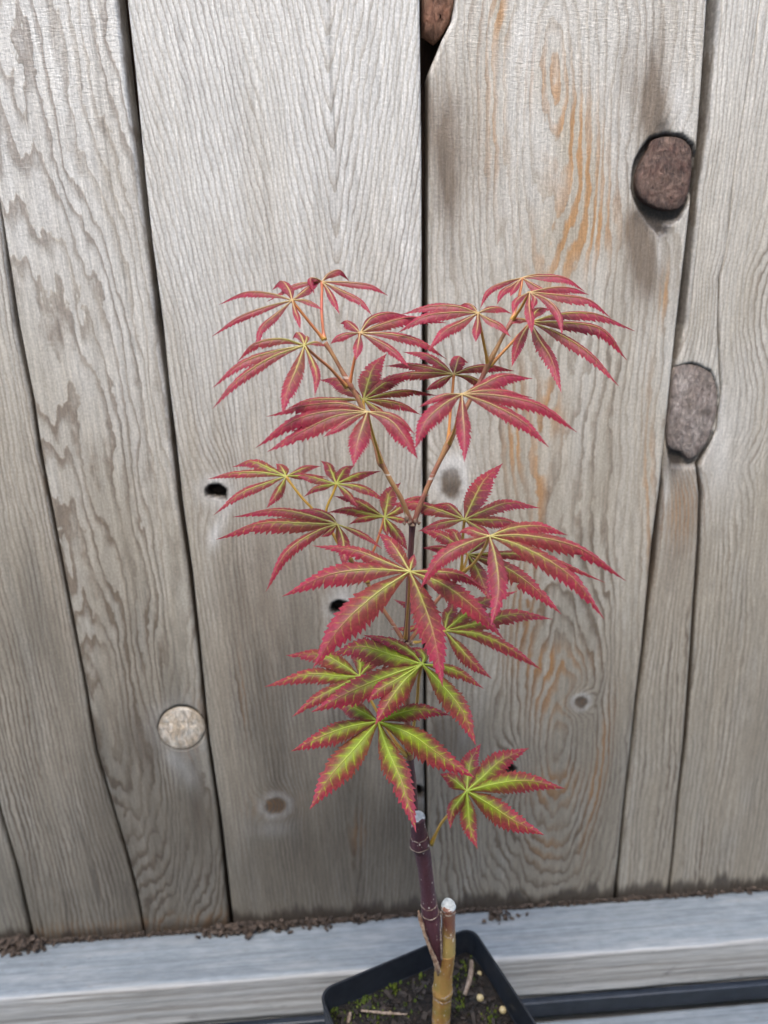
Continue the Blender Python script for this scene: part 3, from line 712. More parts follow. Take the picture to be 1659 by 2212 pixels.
pot = mesh('plant_pot', V, fs, M['pot'])
pot.location = (PC[0], PC[1], PB)
tag(pot, 'square black plastic nursery pot of dark soil under the red maple sapling', 'plant pot')
md = pot.modifiers.new('edge', 'EDGE_SPLIT'); md.split_angle = math.radians(50)

SOIL = 0.0445
def soil_z(x, y):
    return SOIL+0.004*(float(fbm(np.array(x*90+50), np.array(y*90+50), 5, 3))-0.5)
# soil surface as a disc-like grid inside the pot
Vs, fs = [], []
ns = 26
base = np.array([(v[0], v[1]) for v in rsq(0.0470, 0.006, 0)])
for j in range(ns+1):
    q = max(j/ns, 0.002)
    for b in base:
        p = PC+(b-PC)*q
        Vs.append((p[0], p[1], soil_z(p[0], p[1])+0.0022*(float(fbm(np.array(p[0]*400+9), np.array(p[1]*400+9), 3, 3))-0.5)))
n = len(base)
for j in range(ns):
    for i in range(n):
        i2 = (i+1) % n; fs.append((j*n+i, (j+1)*n+i, (j+1)*n+i2, j*n+i2))
bot = len(Vs)
base2 = [(PC[0]+(b[0]-PC[0])*0.93, PC[1]+(b[1]-PC[1])*0.93, 0.012) for b in base]
Vs += base2
for i in range(n):
    i2 = (i+1) % n; fs.append((ns*n+i, bot+i, bot+i2, ns*n+i2))
fs.append(tuple(bot+i for i in range(n))[::-1])
tag(mesh('potting_soil', Vs, fs, M['soil']), 'dark crumbly potting soil filling the black square pot', 'soil', kind='stuff')

def in_pot(m=0.043):
    while True:
        a, b = random.uniform(-m, m), random.uniform(-m, m)
        x = PC[0]+a*math.cos(PA)-b*math.sin(PA); y = PC[1]+a*math.sin(PA)+b*math.cos(PA)
        if math.hypot(x+0.005, y+0.118) > 0.010: return x, y
# bark chips: one loose mass
Vc, Fc = [], []
for i in range(520):
    x, y = in_pot(); z = soil_z(x, y)
    l, w, h = random.uniform(0.002, 0.0075), random.uniform(0.001, 0.003), random.uniform(0.0006, 0.0018)
    R = Matrix.Rotation(random.uniform(0, 6.28), 3, 'Z') @ Matrix.Rotation(random.uniform(-0.6, 0.6), 3, 'X') @ Matrix.Rotation(random.uniform(-0.5, 0.5), 3, 'Y')
    o = len(Vc)
    for sx in (-1, 1):
        for sy in (-1, 1):
            for sz in (-1, 1):
                q = R @ Vector((sx*l*random.uniform(0.35, 0.6), sy*w*random.uniform(0.3, 0.6), sz*h*0.5)); Vc.append((x+q.x, y+q.y, z+0.0006+q.z))
    Fc += [tuple(o+k for k in f) for f in ((0, 1, 3, 2), (4, 6, 7, 5), (0, 4, 5, 1), (2, 3, 7, 6), (0, 2, 6, 4), (1, 5, 7, 3))]
tag(mesh('bark_mulch', Vc, Fc, M['chip'], smooth=False), 'dark bark chips strewn over the soil in the pot', 'bark chips', kind='stuff')
# moss tufts
Vc, Fc = [], []
spots = [(760, 2170), (745, 2200), (725, 2190), (800, 2160), (830, 2110), (850, 2140), (740, 2150), (870, 2190), (1000, 2120), (1010, 2085), (985, 2170), (905, 2130), (815, 2195), (1060, 2200), (780, 2140), (890, 2095)]
for (px, py) in spots:
    c = at_z(px, py, SOIL)
    nb = random.randint(25, 90); sp = random.uniform(0.0018, 0.0042)
    for i in range(nb):
        x, y = c[0]+random.gauss(0, sp), c[1]+random.gauss(0, sp)
        lx = (x-PC[0])*math.cos(PA)+(y-PC[1])*math.sin(PA); ly = -(x-PC[0])*math.sin(PA)+(y-PC[1])*math.cos(PA)
        if max(abs(lx), abs(ly)) > 0.046: continue
        z = soil_z(x, y)-0.0006; a = random.uniform(0, 6.28); h = random.uniform(0.0012, 0.0032); w = random.uniform(0.0003, 0.0006)
        dx, dy = math.cos(a), math.sin(a); le = random.uniform(0.0004, 0.0018); o = len(Vc)
        Vc += [(x-dy*w, y+dx*w, z), (x+dy*w, y-dx*w, z), (x+dx*le*0.6+dy*w*1.4, y+dy*le*0.6-dx*w*1.4, z+h*0.6), (x+dx*le*0.6-dy*w*1.4, y+dy*le*0.6+dx*w*1.4, z+h*0.6), (x+dx*le, y+dy*le, z+h)]
        Fc += [(o, o+1, o+2, o+3), (o+3, o+2, o+4)]
tag(mesh('moss', Vc, Fc, M['moss'], smooth=False), 'bright green moss tufts growing on the soil in the pot', 'moss', kind='stuff')
def ball(name, c, r, mat):
    V, Fs = [], []
    nu, nv = 14, 9
    for j in range(nv+1):
        th = math.pi*j/nv
        for i in range(nu):
            ph = 2*math.pi*i/nu; q = r*(1+random.uniform(-0.035, 0.035))
            V.append((q*math.sin(th)*math.cos(ph), q*math.sin(th)*math.sin(ph), r+q*math.cos(th)*0.92))
    for j in range(nv):
        for i in range(nu): Fs.append((j*nu+i, (j+1)*nu+i, (j+1)*nu+(i+1) % nu, j*nu+(i+1) % nu))
    o = mesh(name, V, Fs, mat); o.location = c; return o
for (px, py, r, lab) in ((1037, 2156, 0.0021, 'cream fertiliser pellet on the soil beside the long dry twig'), (1086, 2180, 0.0021, 'tan fertiliser pellet lying against the right wall of the pot'),
                         (1036, 2100, 0.0014, 'small pale pellet at the back corner of the pot soil'), (842, 2184, 0.0011, 'tiny pale pellet between moss tufts in the pot')):
    p = at_z(px, py, SOIL+0.002)
    o = ball('fertilizer_pellet', (p[0], p[1], soil_z(p[0], p[1])-0.0003), r, M['pellet'])
    tag(o, lab, 'pellet', 'pellets on the potting soil')
def twig(px, r, lab, lift=0.0012):
    pts = []
    for i, (x, y) in enumerate(px):
        p = at_z(x, y, SOIL+lift); p[2] = soil_z(p[0], p[1])+lift+0.0005*math.sin(i*2.1); pts.append(p)
    pts = catmull(pts, 14); rr = r*(0.75+0.35*np.sin(np.linspace(0.4, 2.9, 14)))
    c = pts[0].copy()
    v, f, a = tube_data(pts-c, rr, 8, 0.25); o = mesh('twig', v, f, M['twig']); o.location = c
    tag(o, lab, 'twig', 'dry twigs on the potting soil')
twig([(1019, 2074), (1016, 2110), (1004, 2146)], 0.0014, 'long dry grey twig leaning on the soil behind the trunk', 0.0022)
twig([(780, 2184), (830, 2188), (880, 2190)], 0.0007, 'thin brown twig lying flat across the mossy soil')
twig([(757, 2186), (752, 2212)], 0.0010, 'short pale stick half sunk beside the moss', 0.001)

# litter along the foot of the fence
Vc, Fc = [], []
def litter_at(px, py, n, sp, sc):
    c = at_z(px, py, 0.001)
    for i in range(n):
        x = c[0]+random.gauss(0, sp); y = min(-0.003, max(-0.038, c[1]+random.gauss(0, sp*0.35))); 
        l, w, h = random.uniform(0.001, 0.005)*sc, random.uniform(0.0008, 0.003)*sc, random.uniform(0.0005, 0.002)*sc
        R = Matrix.Rotation(random.uniform(0, 6.28), 3, 'Z') @ Matrix.Rotation(random.uniform(-0.7, 0.7), 3, 'X')
        o = len(Vc); z = 0.0006+random.random()**2*0.004*sc
        for sx in (-1, 1):
            for sy in (-1, 1):
                for sz in (-1, 1):
                    q = R @ Vector((sx*l*random.uniform(0.3, 0.6), sy*w*random.uniform(0.3, 0.6), sz*h*0.5)); Vc.append((x+q.x, y+q.y, z+q.z))
        Fc.extend([tuple(o+k for k in f) for f in ((0, 1, 3, 2), (4, 6, 7, 5), (0, 4, 5, 1), (2, 3, 7, 6), (0, 2, 6, 4), (1, 5, 7, 3))])
for px in np.linspace(-60, 1720, 70):
    litter_at(px, 2022-0.068*px+random.uniform(-2, 6), random.randint(8, 26), 0.007, 0.7)
for px, py, n, sp, sc in ((30, 2042, 90, 0.008, 1.5), (70, 2046, 60, 0.006, 1.2), (515, 2010, 60, 0.006, 1.3), (610, 1998, 60, 0.008, 1.1), (690, 1990, 60, 0.008, 1.1), (560, 2002, 40, 0.008, 1.2), (790, 1980, 40, 0.006, 1.0), (1080, 1978, 30, 0.006, 1.0), (460, 2014, 30, 0.006, 1.0)):
    litter_at(px, py, n, sp, sc)
tag(mesh('leaf_litter', Vc, Fc, M['litter'], smooth=False), 'dark crumbled leaf litter along the foot of the fence', 'leaf litter', kind='stuff')

# ================================================================== maple sapling
YT = -0.118
tree = empty('maple_sapling', (-0.005, YT, SOIL))
tag(tree, 'young grafted Japanese maple with pink red and lime green leaves in the pot', 'sapling')

def line6(pts, ys):
    out = []
    for (k, x, y, r), yy in zip(pts, ys):
        px = zp(k, x, y); p = at_y(*px, yy); out.append((*p, r*zs(k)*mpp(p)))
    return np.array(out)
def stem(name, pts, ys, mat, n=60, sides=16, jit=0.06, parent=None):
    q = line6(pts, ys); c = catmull(q, n)
    v, f, a = tube_data(c[:, :3], np.maximum(c[:, 3], 1e-4), sides, jit)
    return mesh(name, v, f, mat, parent or tree, {'t': a, 'hue': [0.5]*len(a)}), c
# rootstock with its cut stub, then the scion set into its side
low = [(6, 932, 1560, 62), (6, 935, 1486, 60), (6, 938, 1420, 60), (6, 942, 1340, 61), (6, 944, 1290, 63), (6, 946, 1262, 68), (6, 948, 1235, 64), (6, 952, 1150, 60), (6, 962, 1070, 61), (6, 970, 1000, 62)]
t1, c1 = stem('trunk', low, [YT]*10, M['bark_low'], 90, 20, 0.05)
stub = [(6, 962, 1070, 58), (6, 970, 1000, 60), (6, 978, 930, 54), (6, 984, 870, 46), (6, 986, 800, 44), (6, 985, 745, 45), (6, 983, 705, 46)]
ys = [YT, YT, YT+.0005, YT+.001, YT+.001, YT+.001, YT+.001]
t2, c2 = stem('cut_stub', stub, ys, M['bark_stub'], 60, 18, 0.05)
sc = [(6, 925, 1110, 8), (6, 921, 1060, 20), (6, 912, 990, 36), (6, 893, 900, 52), (6, 876, 820, 58), (6, 868, 770, 60), (6, 863, 740, 58), (6, 856, 690, 54), (6, 848, 610, 49), (6, 836, 500, 49), (6, 822, 400, 52), (6, 808, 325, 56), (6, 796, 296, 66), (6, 794, 265, 66), (6, 790, 225, 56), (6, 784, 170, 50), (6, 784, 120, 46)]
ys = [YT-.004, YT-.004, YT-.0035, YT-.003, YT-.002]+[YT-.001]*12
t3, c3 = stem('grafted_stem', sc, ys, M['bark_mid'], 120, 18, 0.06)
def cap_disc(name, c, r, nrm, mat, parent, thick=0.0012):
    nrm = Vector(nrm).normalized(); q = nrm.to_track_quat('Z', 'Y').to_matrix(); V, Fs = [], []
    rings = [(1.04, -thick), (1.06, 0.0), (0.9, 0.0004), (0.6, 0.0001), (0.3, 0.0003), (0.02, 0.0)]
    for k, h in rings:
        for i in range(20):
            a = 2*math.pi*i/20; rr = r*k*(1+0.04*math.sin(3*a+1)+random.uniform(-0.02, 0.02))
            V.append(Vector(c)+q @ Vector((rr*math.cos(a), rr*math.sin(a), h+random.uniform(-1, 1)*0.00012)))
    for j in range(len(rings)-1):
        for i in range(20): Fs.append((j*20+i, j*20+(i+1) % 20, (j+1)*20+(i+1) % 20, (j+1)*20+i))
    Fs.append(tuple((len(rings)-1)*20+i for i in range(20)))
    return mesh(name, V, Fs, mat, parent)
cap_disc('cut_face', c2[-1, :3]+np.array([0, 0, 0.0004]), c2[-1, 3], (-0.22, -0.30, 0.93), M['cut'], t2)
cap_disc('cut_face', c3[-1, :3]+np.array([0.0003, 0, 0.0006]), c3[-1, 3]*0.95, (0.25, -0.40, 0.88), M['cut'], t3)
def collar(c, i, mat, parent, k=1.08, w=0.0006, wav=0.0004, tilt=0.0):
    T = c[min(i+1, len(c)-1), :3]-c[max(i-1, 0), :3]; q = Vector(T).to_track_quat('Z', 'Y').to_matrix()
    V, Fs = [], []; n = 28; ph = random.uniform(0, 6)
    for j in range(n):
        a = 2*math.pi*j/n; cz = wav*math.sin(2*a+ph)+0.5*wav*math.sin(5*a)+random.uniform(-1, 1)*0.00012+tilt*math.cos(a)
        R = c[i, 3]*(k+random.uniform(-0.02, 0.025))
        for m in range(5):
            b = 2*math.pi*m/5
            rr = R-w*0.25+w*0.55*math.cos(b); V.append(Vector(c[i, :3])+q @ Vector((rr*math.cos(a), rr*math.sin(a), cz+w*math.sin(b))))
    for j in range(n):
        for m in range(5):
            Fs.append((j*5+m, ((j+1) % n)*5+m, ((j+1) % n)*5+(m+1) % 5, j*5+(m+1) % 5))
    return mesh('bark_ring', V, Fs, mat, parent)
def near(c, k, x, y):
    px = zp(k, x, y)
    best = min(range(len(c)), key=lambda i: abs(((c[i, :3]-CAM) @ CU)/((c[i, :3]-CAM) @ _f)-(H/2-px[1])/F))
    return best
for y in (1440, 1290, 1250): collar(c1, near(c1, 6, 940, y), M['collar'], t1, 1.0, 0.0004, 0.0006)
collar(c2, near(c2, 6, 985, 872), M['collar'], t2, 1.0, 0.0003, 0.0003); collar(c2, near(c2, 6, 985, 735), M['collar'], t2, 1.02, 0.0005, 0.0006)
for y, k in ((745, 1.03), (690, 1.03), (296, 1.06), (232, 1.03)): collar(c3, near(c3, 6, 860, y), M['collar'], t3, k-0.025, 0.00034, 0.00028, 0.0002)
# ragged bark lip along the graft
lip = line6([(6, 786, 735, 5), (6, 800, 800, 14), (6, 828, 890, 11), (6, 862, 985, 12), (6, 890, 1050, 14), (6, 912, 1110, 20), (6, 916, 1165, 4)], [YT-.0035, YT-.004, YT-.006, YT-.007, YT-.0075, YT-.0075, YT-.007])
c = catmull(lip, 30); v, f, a = tube_data(c[:, :3], c[:, 3], 8, 0.5); mesh('bark_lip', v, f, M['bud'], tree)
lip = line6([(6, 935, 740, 4), (6, 932, 850, 4), (6, 936, 960, 5), (6, 940, 1060, 5)], [YT-.006, YT-.0065, YT-.007, YT-.0068])
c = catmull(lip, 20); v, f, a = tube_data(c[:, :3], c[:, 3], 8, 0.5); mesh('bark_lip', v, f, M['collar'], tree)

def dstem(name, pts, mat, n=40, sides=10, jit=0.06):
    """pts: (px, py, y, radius px) in measuring pixels"""
    q = []
    for x, y, yy, r in pts:
        p = at_y(x, y, yy); q.append((*p, r*mpp(p)))
    c = catmull(q, n); v, f, a = tube_data(c[:, :3], np.maximum(c[:, 3], 2e-4), sides, jit)
    return mesh(name, v, f, mat, tree, {'t': a, 'hue': [0.4]*len(a)}), c
Z = zp
S0 = (*Z(6, 800, 250), YT+.001, 10); 
m1, cm1 = dstem('stem', [S0, (*Z(6, 772, 150), YT+.003, 8), (896, 1735, YT+.004, 7), (892, 1690, YT+.003, 7.5), (887, 1650, YT+.002, 8), (885, 1638, YT+.002, 9.5)], M['bark_high'], 30)
m2, cm2 = dstem('stem', [(885, 1640, YT+.002, 9), (883, 1600, YT+.002, 7), (880, 1560, YT+.001, 7), (878, 1480, YT, 7), (877, 1420, YT, 7), (877, 1392, YT, 9)], M['branch'], 40)
m3, cm3 = dstem('stem', [(877, 1395, YT, 8.5), (880, 1340, YT, 6.5), (884, 1250, YT, 6.3), (888, 1180, YT, 6.3), (890, 1145, YT, 7), (891, 1128, YT, 9)], M['bark_high'], 40)
bl, cbl = dstem('branch', [(888, 1132, YT, 6.5), (868, 1080, YT+.001, 5.5), (845, 1040, YT+.002, 5.5), (829, 1010, YT+.003, 6), (823, 1001, YT+.003, 8), (812, 965, YT+.004, 5.5), (796, 920, YT+.005, 5), (776, 868, YT+.006, 5), (762, 842, YT+.007, 5.5), (757, 834, YT+.007, 7), (735, 795, YT+.009, 4.6), (715, 760, YT+.011, 4.6), (702, 741, YT+.012, 6.2)], M['branch'], 90)
br, cbr = dstem('branch', [(894, 1130, YT, 6.5), (912, 1080, YT+.002, 5.5), (935, 1026, YT+.004, 5.5), (955, 985, YT+.005, 5.8), (968, 959, YT+.006, 8), (985, 925, YT+.007, 5.2), (1011, 873, YT+.009, 5), (1040, 818, YT+.011, 5), (1055, 787, YT+.012, 7), (1075, 748, YT+.014, 4.6), (1098, 705, YT+.016, 4.6), (1107, 691, YT+.017, 6)], M['branch'], 90)
sl, csl = dstem('branch', [(875, 1390, YT, 5.5), (*Z(3, 1440, 1310), YT+.003, 4.6), (*Z(3, 1340, 1160), YT+.006, 4.4), (*Z(3, 1240, 990), YT+.01, 4.2), (*Z(3, 1125, 825), YT+.013, 4.6), (*Z(3, 1110, 808), YT+.013, 5)], M['branch'], 50)
sr, csr = dstem('branch', [(880, 1390, YT, 5.5), (*Z(4, 260, 1085), YT+.002, 4.6), (*Z(4, 350, 940), YT+.004, 4.4), (*Z(4, 440, 830), YT+.005, 4.4), (*Z(4, 510, 755), YT+.006, 4.6), (*Z(4, 524, 738), YT+.006, 7)], M['branch'], 50)
# dry bud scales at the forks
def bud(px, py, y, l, r, ang, parent):
    p = at_y(px, py, y); s = mpp(p); l *= s; r *= s
    d = math.cos(ang)*CU+math.sin(ang)*CR - 0.25*_f*random.uniform(-1, 1.5)
    pts = np.array([p+d*l*t for t in np.linspace(-0.15, 1, 7)]); rr = r*np.array([0.5, 0.95, 1.0, 0.8, 0.55, 0.3, 0.05])
    v, f, a = tube_data(pts, rr, 8, 0.25); mesh('bud', v, f, M['bud'], parent)
for px, py, l, r, ang in ((879, 1124, 17, 5, -0.2), (886, 1130, 11, 6, -0.5), (897, 1128, 12, 6, 0.5), (876, 1131, 8, 5, -1.2), (903, 1131, 8, 4, 1.2), (891, 1136, 6, 7, 0.1), (868, 1390, 9, 5, -1.3), (885, 1388, 10, 5, 1.1), (880, 1393, 7, 6, 0.6), (872, 1386, 10, 5, -0.7), (890, 1391, 7, 4, 1.5)):
    bud(px, py, YT-.0025, l, r, ang, tree)
# the little red leaflet bud clasping the stem is part of its leaf below

# ---- leaves: zoom frame, hub, distance of hub from the fence, greenness, lobes [(x1,y1, x2,y2, xt,yt, visible width)]
LEAVES = [
 (1, (680, 298), -.106, .14, [(655,215,600,155,528,225,80), (540,250,330,240,140,330,60), (500,340,280,425,88,565,65), (560,400,455,500,410,670,70), (700,370,722,430,740,510,46), (770,295,840,325,905,370,46), (760,235,830,180,900,150,65)], [(735,370),(840,500),(915,588)], 'A', .35),
 (1, (900, 160), -.096, .10, [(950,100,1030,75,1100,155,66), (1100,165,1260,190,1385,262,62), (1050,230,1180,300,1270,410,62), (950,230,990,310,1030,400,50), (790,165,690,190,490,310,52), (855,135,815,135,842,250,52)], [(897,380),(908,520),(917,588)], 'A', .15),
 (1, (770, 630), -.126, .38, [(745,560,712,535,682,585,62), (785,585,790,560,800,590,34), (600,580,400,620,275,750,80), (560,670,300,760,90,945,84), (520,720,280,880,88,1100,84), (720,780,650,950,605,1140,122), (830,750,860,850,845,1005,68), (840,605,890,615,930,640,42)], [(860,715),(960,800),(1080,937)], 'B', .35),
 (1, (1180, 538), -.112, .12, [(1120,480,1070,450,1035,470,76), (1080,545,1010,575,960,620,62), (1170,600,1160,660,1150,740,72), (1320,600,1430,670,1550,800,78), (1400,545,1620,600,1821,733,72), (1260,430,1400,390,1560,420,90), (1320,480,1540,425,1816,464,90)], [(1160,640),(1130,780),(1100,932)], 'B', .3),
 (1, (1205, 1030), -.104, .52, [(1240,900,1280,790,1375,690,160), (1330,930,1450,860,1640,840,92), (1400,980,1560,965,1755,1002,62), (1370,1040,1500,1070,1625,1140,78), (1280,1080,1330,1115,1390,1180,70), (1120,960,1000,880,880,885,100), (1020,1025,800,1035,640,1095,54)], [(1208,1090),(1270,1300),(1338,1500)], 'C', .9),
 (1, (1235, 1120), -.138, .17, [(1080,1060,800,1070,490,1155,90), (1000,1110,700,1180,410,1385,112), (1000,1150,760,1260,495,1415,120), (1090,1180,1000,1240,910,1305,70), (1200,1220,1160,1350,1130,1520,150), (1400,1180,1520,1320,1605,1465,120), (1370,1130,1480,1180,1585,1285,70)], [(1262,1240),(1300,1370),(1338,1500)], 'C', .85),
 (2, (620, 320), -.112, .12, [(500,280,330,280,155,330,58), (480,315,300,340,135,440,70), (530,370,420,430,320,550,70), (620,390,612,440,608,495,60), (690,360,750,390,820,465,56), (700,290,760,290,825,325,50), (590,280,550,262,495,285,50)], [(640,420),(662,530),(682,632)], 'D', .65),
 (2, (888, 108), -.094, .06, [(790,130,690,180,632,295,45), (830,150,770,190,735,270,48), (860,140,835,180,815,220,40), (1020,95,1150,110,1265,190,62), (940,92,1000,86,1080,105,34), (960,150,1010,180,1070,232,66)], [(882,160),(850,290),(826,362)], 'E', .3),
 (2, (932, 195), -.112, .06, [(1080,165,1200,172,1290,210,60), (1100,210,1300,245,1422,350,72), (1040,240,1110,320,1130,460,62), (930,280,940,360,945,445,60), (880,220,850,250,830,330,46), (965,230,960,260,950,300,40)], [(915,225),(880,290),(828,364)], 'E', .7),
 (2, (940, 375), -.102, .33, [(895,440,860,520,825,645,66), (985,470,1060,590,1125,800,86), (1100,440,1290,560,1470,760,76), (1120,375,1370,420,1520,605,90), (1090,330,1330,325,1570,430,70), (970,310,1010,290,1060,300,60), (890,355,850,360,800,390,42)], [(890,430),(800,525),(692,640)], 'D', .45),
 (2, (475, 690), -.102, .34, [(490,640,510,585,560,620,84), (400,630,300,570,170,555,56), (350,655,200,630,60,640,52), (330,680,170,690,40,740,62), (410,720,360,750,305,785,58), (580,650,700,640,840,670,62), (570,705,700,770,950,830,62)], [(470,770),(455,920),(440,1112)], 'F', .45),
 (2, (525, 810), -.142, .14, [(650,750,780,695,950,715,100), (720,815,1000,880,1220,1040,86), (700,870,900,980,1050,1130,86), (530,930,540,1060,540,1220,106), (430,860,310,970,240,1140,112), (440,810,350,840,260,890,42), (640,790,780,790,930,830,60)], [(510,890),(480,1020),(446,1112)], 'F', .7),
 (3, (635, 195), -.092, .62, [(615,150,590,115,560,100,90), (500,130,380,85,240,125,82), (450,165,250,170,55,215,62), (500,240,300,320,100,480,66), (600,260,560,330,490,430,78), (720,155,800,125,890,120,52), (700,190,800,185,940,200,46)], [(680,260),(750,350),(830,435),(1000,640),(1112,812)], 'G', .8),
 (3, (1005, 250), -.097, .64, [(975,170,940,100,890,80,78), (1035,190,1080,130,1140,115,82), (1100,205,1200,170,1335,155,66), (1150,265,1250,300,1375,385,62), (1060,290,1110,340,1165,420,56), (930,260,850,280,765,345,52), (900,220,790,190,665,170,66)], [(985,310),(930,460),(1000,660),(1112,812)], 'G', .85),
 (3, (1015, 550), -.118, .42, [(960,490,850,445,720,440,60), (800,480,560,440,240,495,82), (780,540,450,540,120,660,120), (880,590,640,750,485,1045,92), (1050,640,1065,760,1060,880,106), (1130,590,1230,640,1345,730,46), (960,590,920,620,890,640,50)], [(1010,640),(1060,740),(1112,812)], 'G', .5),
 (3, (1360, 495), -.097, .62, [(1380,400,1400,310,1480,240,112), (1250,430,1140,370,990,340,70), (1220,465,1080,440,940,460,62), (1260,490,1170,510,1095,550,52), (1420,570,1480,650,1530,740,82), (1365,560,1375,600,1385,640,46), (1440,450,1550,370,1690,330,70), (1430,500,1500,515,1600,520,42)], [(1345,550),(1300,690),(1238,860),(1236,980)], 'H', .35),
 (3, (1545, 895), -.148, .46, [(1480,780,1400,670,1310,605,112), (1380,830,1150,740,830,705,92), (1250,880,950,920,605,1080,150), (1300,1060,1040,1300,835,1605,225), (1558,845,1572,800,1580,765,66), (1628,1080,1720,1350,1790,1745,205), (1780,985,2020,1160,2240,1395,140), (1720,895,1920,920,2115,1035,88)], [(1545,1000),(1530,1200),(1515,1400)], 'I', .6),
 (4, (540, 420), -.122, .42, [(590,310,660,180,770,80,122), (650,370,800,320,1000,350,72), (680,420,780,425,900,455,76), (400,365,250,325,70,325,76), (460,430,370,450,260,490,56), (500,380,440,330,340,330,56), (610,460,660,490,700,520,56)], [(532,500),(527,620),(522,738)], 'J', .85),
 (4, (690, 520), -.156, .36, [(560,560,400,650,270,840,90), (725,640,745,850,700,1060,125), (880,580,1180,760,1385,1020,110), (900,515,1230,590,1515,790,100), (830,470,1000,460,1165,515,72), (620,500,560,480,500,500,50)], [(660,590),(600,680),(530,740)], 'J', .8),
 (4, (560, 630), -.106, .55, [(720,625,1000,640,1390,800,62), (780,705,960,830,1125,990,98), (610,710,650,800,690,900,92), (440,600,370,590,285,590,48), (450,540,370,500,280,490,72), (500,540,470,490,410,480,60), (620,580,680,540,740,500,44)], [(550,670),(538,710),(524,740)], 'J', .8),
 (4, (420, 1090), -.098, .74, [(500,1180,590,1280,705,1380,86), (620,1110,800,1190,1005,1325,76), (620,1045,850,990,1070,1020,82), (520,1010,640,920,860,850,84), (440,1000,465,950,440,880,86), (330,1060,210,1075,90,1080,36), (330,1000,210,940,110,900,56)], [(380,1110),(300,1150),(212,1165)], 'I', .8),
 (5, (495, 262), -.102, .86, [(400,262,250,250,10,315,72), (420,210,300,150,120,155,82), (400,310,280,370,150,470,62), (500,200,495,120,530,55,72), (530,220,570,190,620,180,42), (480,320,450,370,400,410,60)], [(540,360),(590,450),(660,570),(730,665)], 'K', .75),
 (5, (815, 200), -.142, .92, [(650,150,500,110,350,150,112), (640,260,450,340,250,445,120), (720,290,640,400,575,510,122), (700,270,600,330,540,390,92), (920,310,1020,440,1090,615,112), (930,215,1020,250,1130,325,56), (825,160,800,130,760,115,52), (760,140,650,80,510,50,52)], [(800,260),(788,400),(750,665)], 'K', .85),
 (5, (590, 492), -.142, 1.0, [(500,440,430,410,370,415,78), (700,450,820,430,960,460,78), (440,520,300,570,145,645,96), (480,620,350,770,242,940,135), (640,640,710,800,785,1060,125), (760,560,900,660,1085,780,130)], [(630,560),(680,620),(735,668)], 'K', .85),
 (5, (1042, 848), -.132, .92, [(1050,770,1065,690,1115,605,90), (1130,770,1220,690,1360,628,95), (1190,810,1350,795,1545,835,92), (1150,910,1270,990,1438,1072,106), (1050,930,1060,1030,1098,1145,90), (1010,890,970,950,958,1040,66), (1000,810,960,780,905,760,66)], [(985,930),(915,1010),(862,1118)], 'T', .8),
]
NODE_Y = {'A': YT+.012, 'B': YT+.007, 'C': YT+.003, 'D': YT+.012, 'E': YT+.017, 'F': YT+.006, 'G': YT+.013, 'H': YT+.010, 'I': YT, 'J': YT+.006, 'K': YT+.002, 'T': YT-.001}
PROF_T = [0, .06, .15, .28, .40, .52, .64, .75, .84, .91, .96, 1.0]
PROF_W = [.12, .17, .38, .74, .95, 1.0, .86, .62, .38, .19, .075, .012]
NS = 44
def lobe_mesh(hub, pts, wmax, nrm, fold, rnd):
    c = catmull([hub]+pts, NS); ts = np.linspace(0, 1, NS)
    T = np.gradient(c, axis=0); T /= np.linalg.norm(T, axis=1)[:, None]
    N = nrm[None, :]-(T @ nrm)[:, None]*T; N /= np.linalg.norm(N, axis=1)[:, None]
    Sd = np.cross(T, N); L = np.linalg.norm(np.diff(c, axis=0), axis=1).sum()
    V, A_t, A_d, A_r = [], [], [], []
    ph = rnd.uniform(0, 6)
    deep = {s: {rnd.randrange(NS//2, NS-6): rnd.uniform(0.45, 0.7) for _ in range(1)} if rnd.random() < 0.35 else {} for s in (-1, 1)}
    cols = [(-1, 1.0), (-1, .55), (0, 0), (1, .55), (1, 1.0)]
    for i in range(NS):
        for s, q in cols:
            t = ts[i]; w = wmax*0.5*np.interp(t, PROF_T, PROF_W)
            p = c[i].copy(); n_ = N[i]; sd_ = Sd[i]
            wq = w*q
            if q == 1.0:
                tooth = (i+(s > 0)) % 2
                k = min(1.0, max(0.0, (t-0.20)/0.18))*(1.0 if t < 0.93 else 0.4)
                big = 0.75+0.75*(0.5+0.5*math.sin(i*1.05+ph+s))**2+rnd.uniform(-.2, .25)
                f = 1+(0.10*big if tooth else -0.14*big)*k+rnd.uniform(-0.05, 0.05)*k
                if i in deep[s]: f *= deep[s][i]
                wq = w*f
                if tooth and i < NS-1: p = p+(c[i+1]-c[i])*rnd.uniform(0.75, 1.25)*k
                elif not tooth and i > 0: p = p-(c[i]-c[i-1])*0.15*k
            wave = 0.05*w*math.sin(9*t+ph*1.3+s)*q
            fa = fold*(0.8 if q < 1 else 1.12)
            V.append(p+s*wq*math.cos(fa)*sd_-wq*math.sin(fa)*n_+wave*n_)
            A_t.append(t); A_d.append(s*wq*1000); A_r.append(q)
    Fs = []
    for i in range(NS-1):
        for j in range(4):
            Fs.append((i*5+j, i*5+j+1, (i+1)*5+j+1, (i+1)*5+j))
    return V, Fs, A_t, A_d, A_r, L, c, N
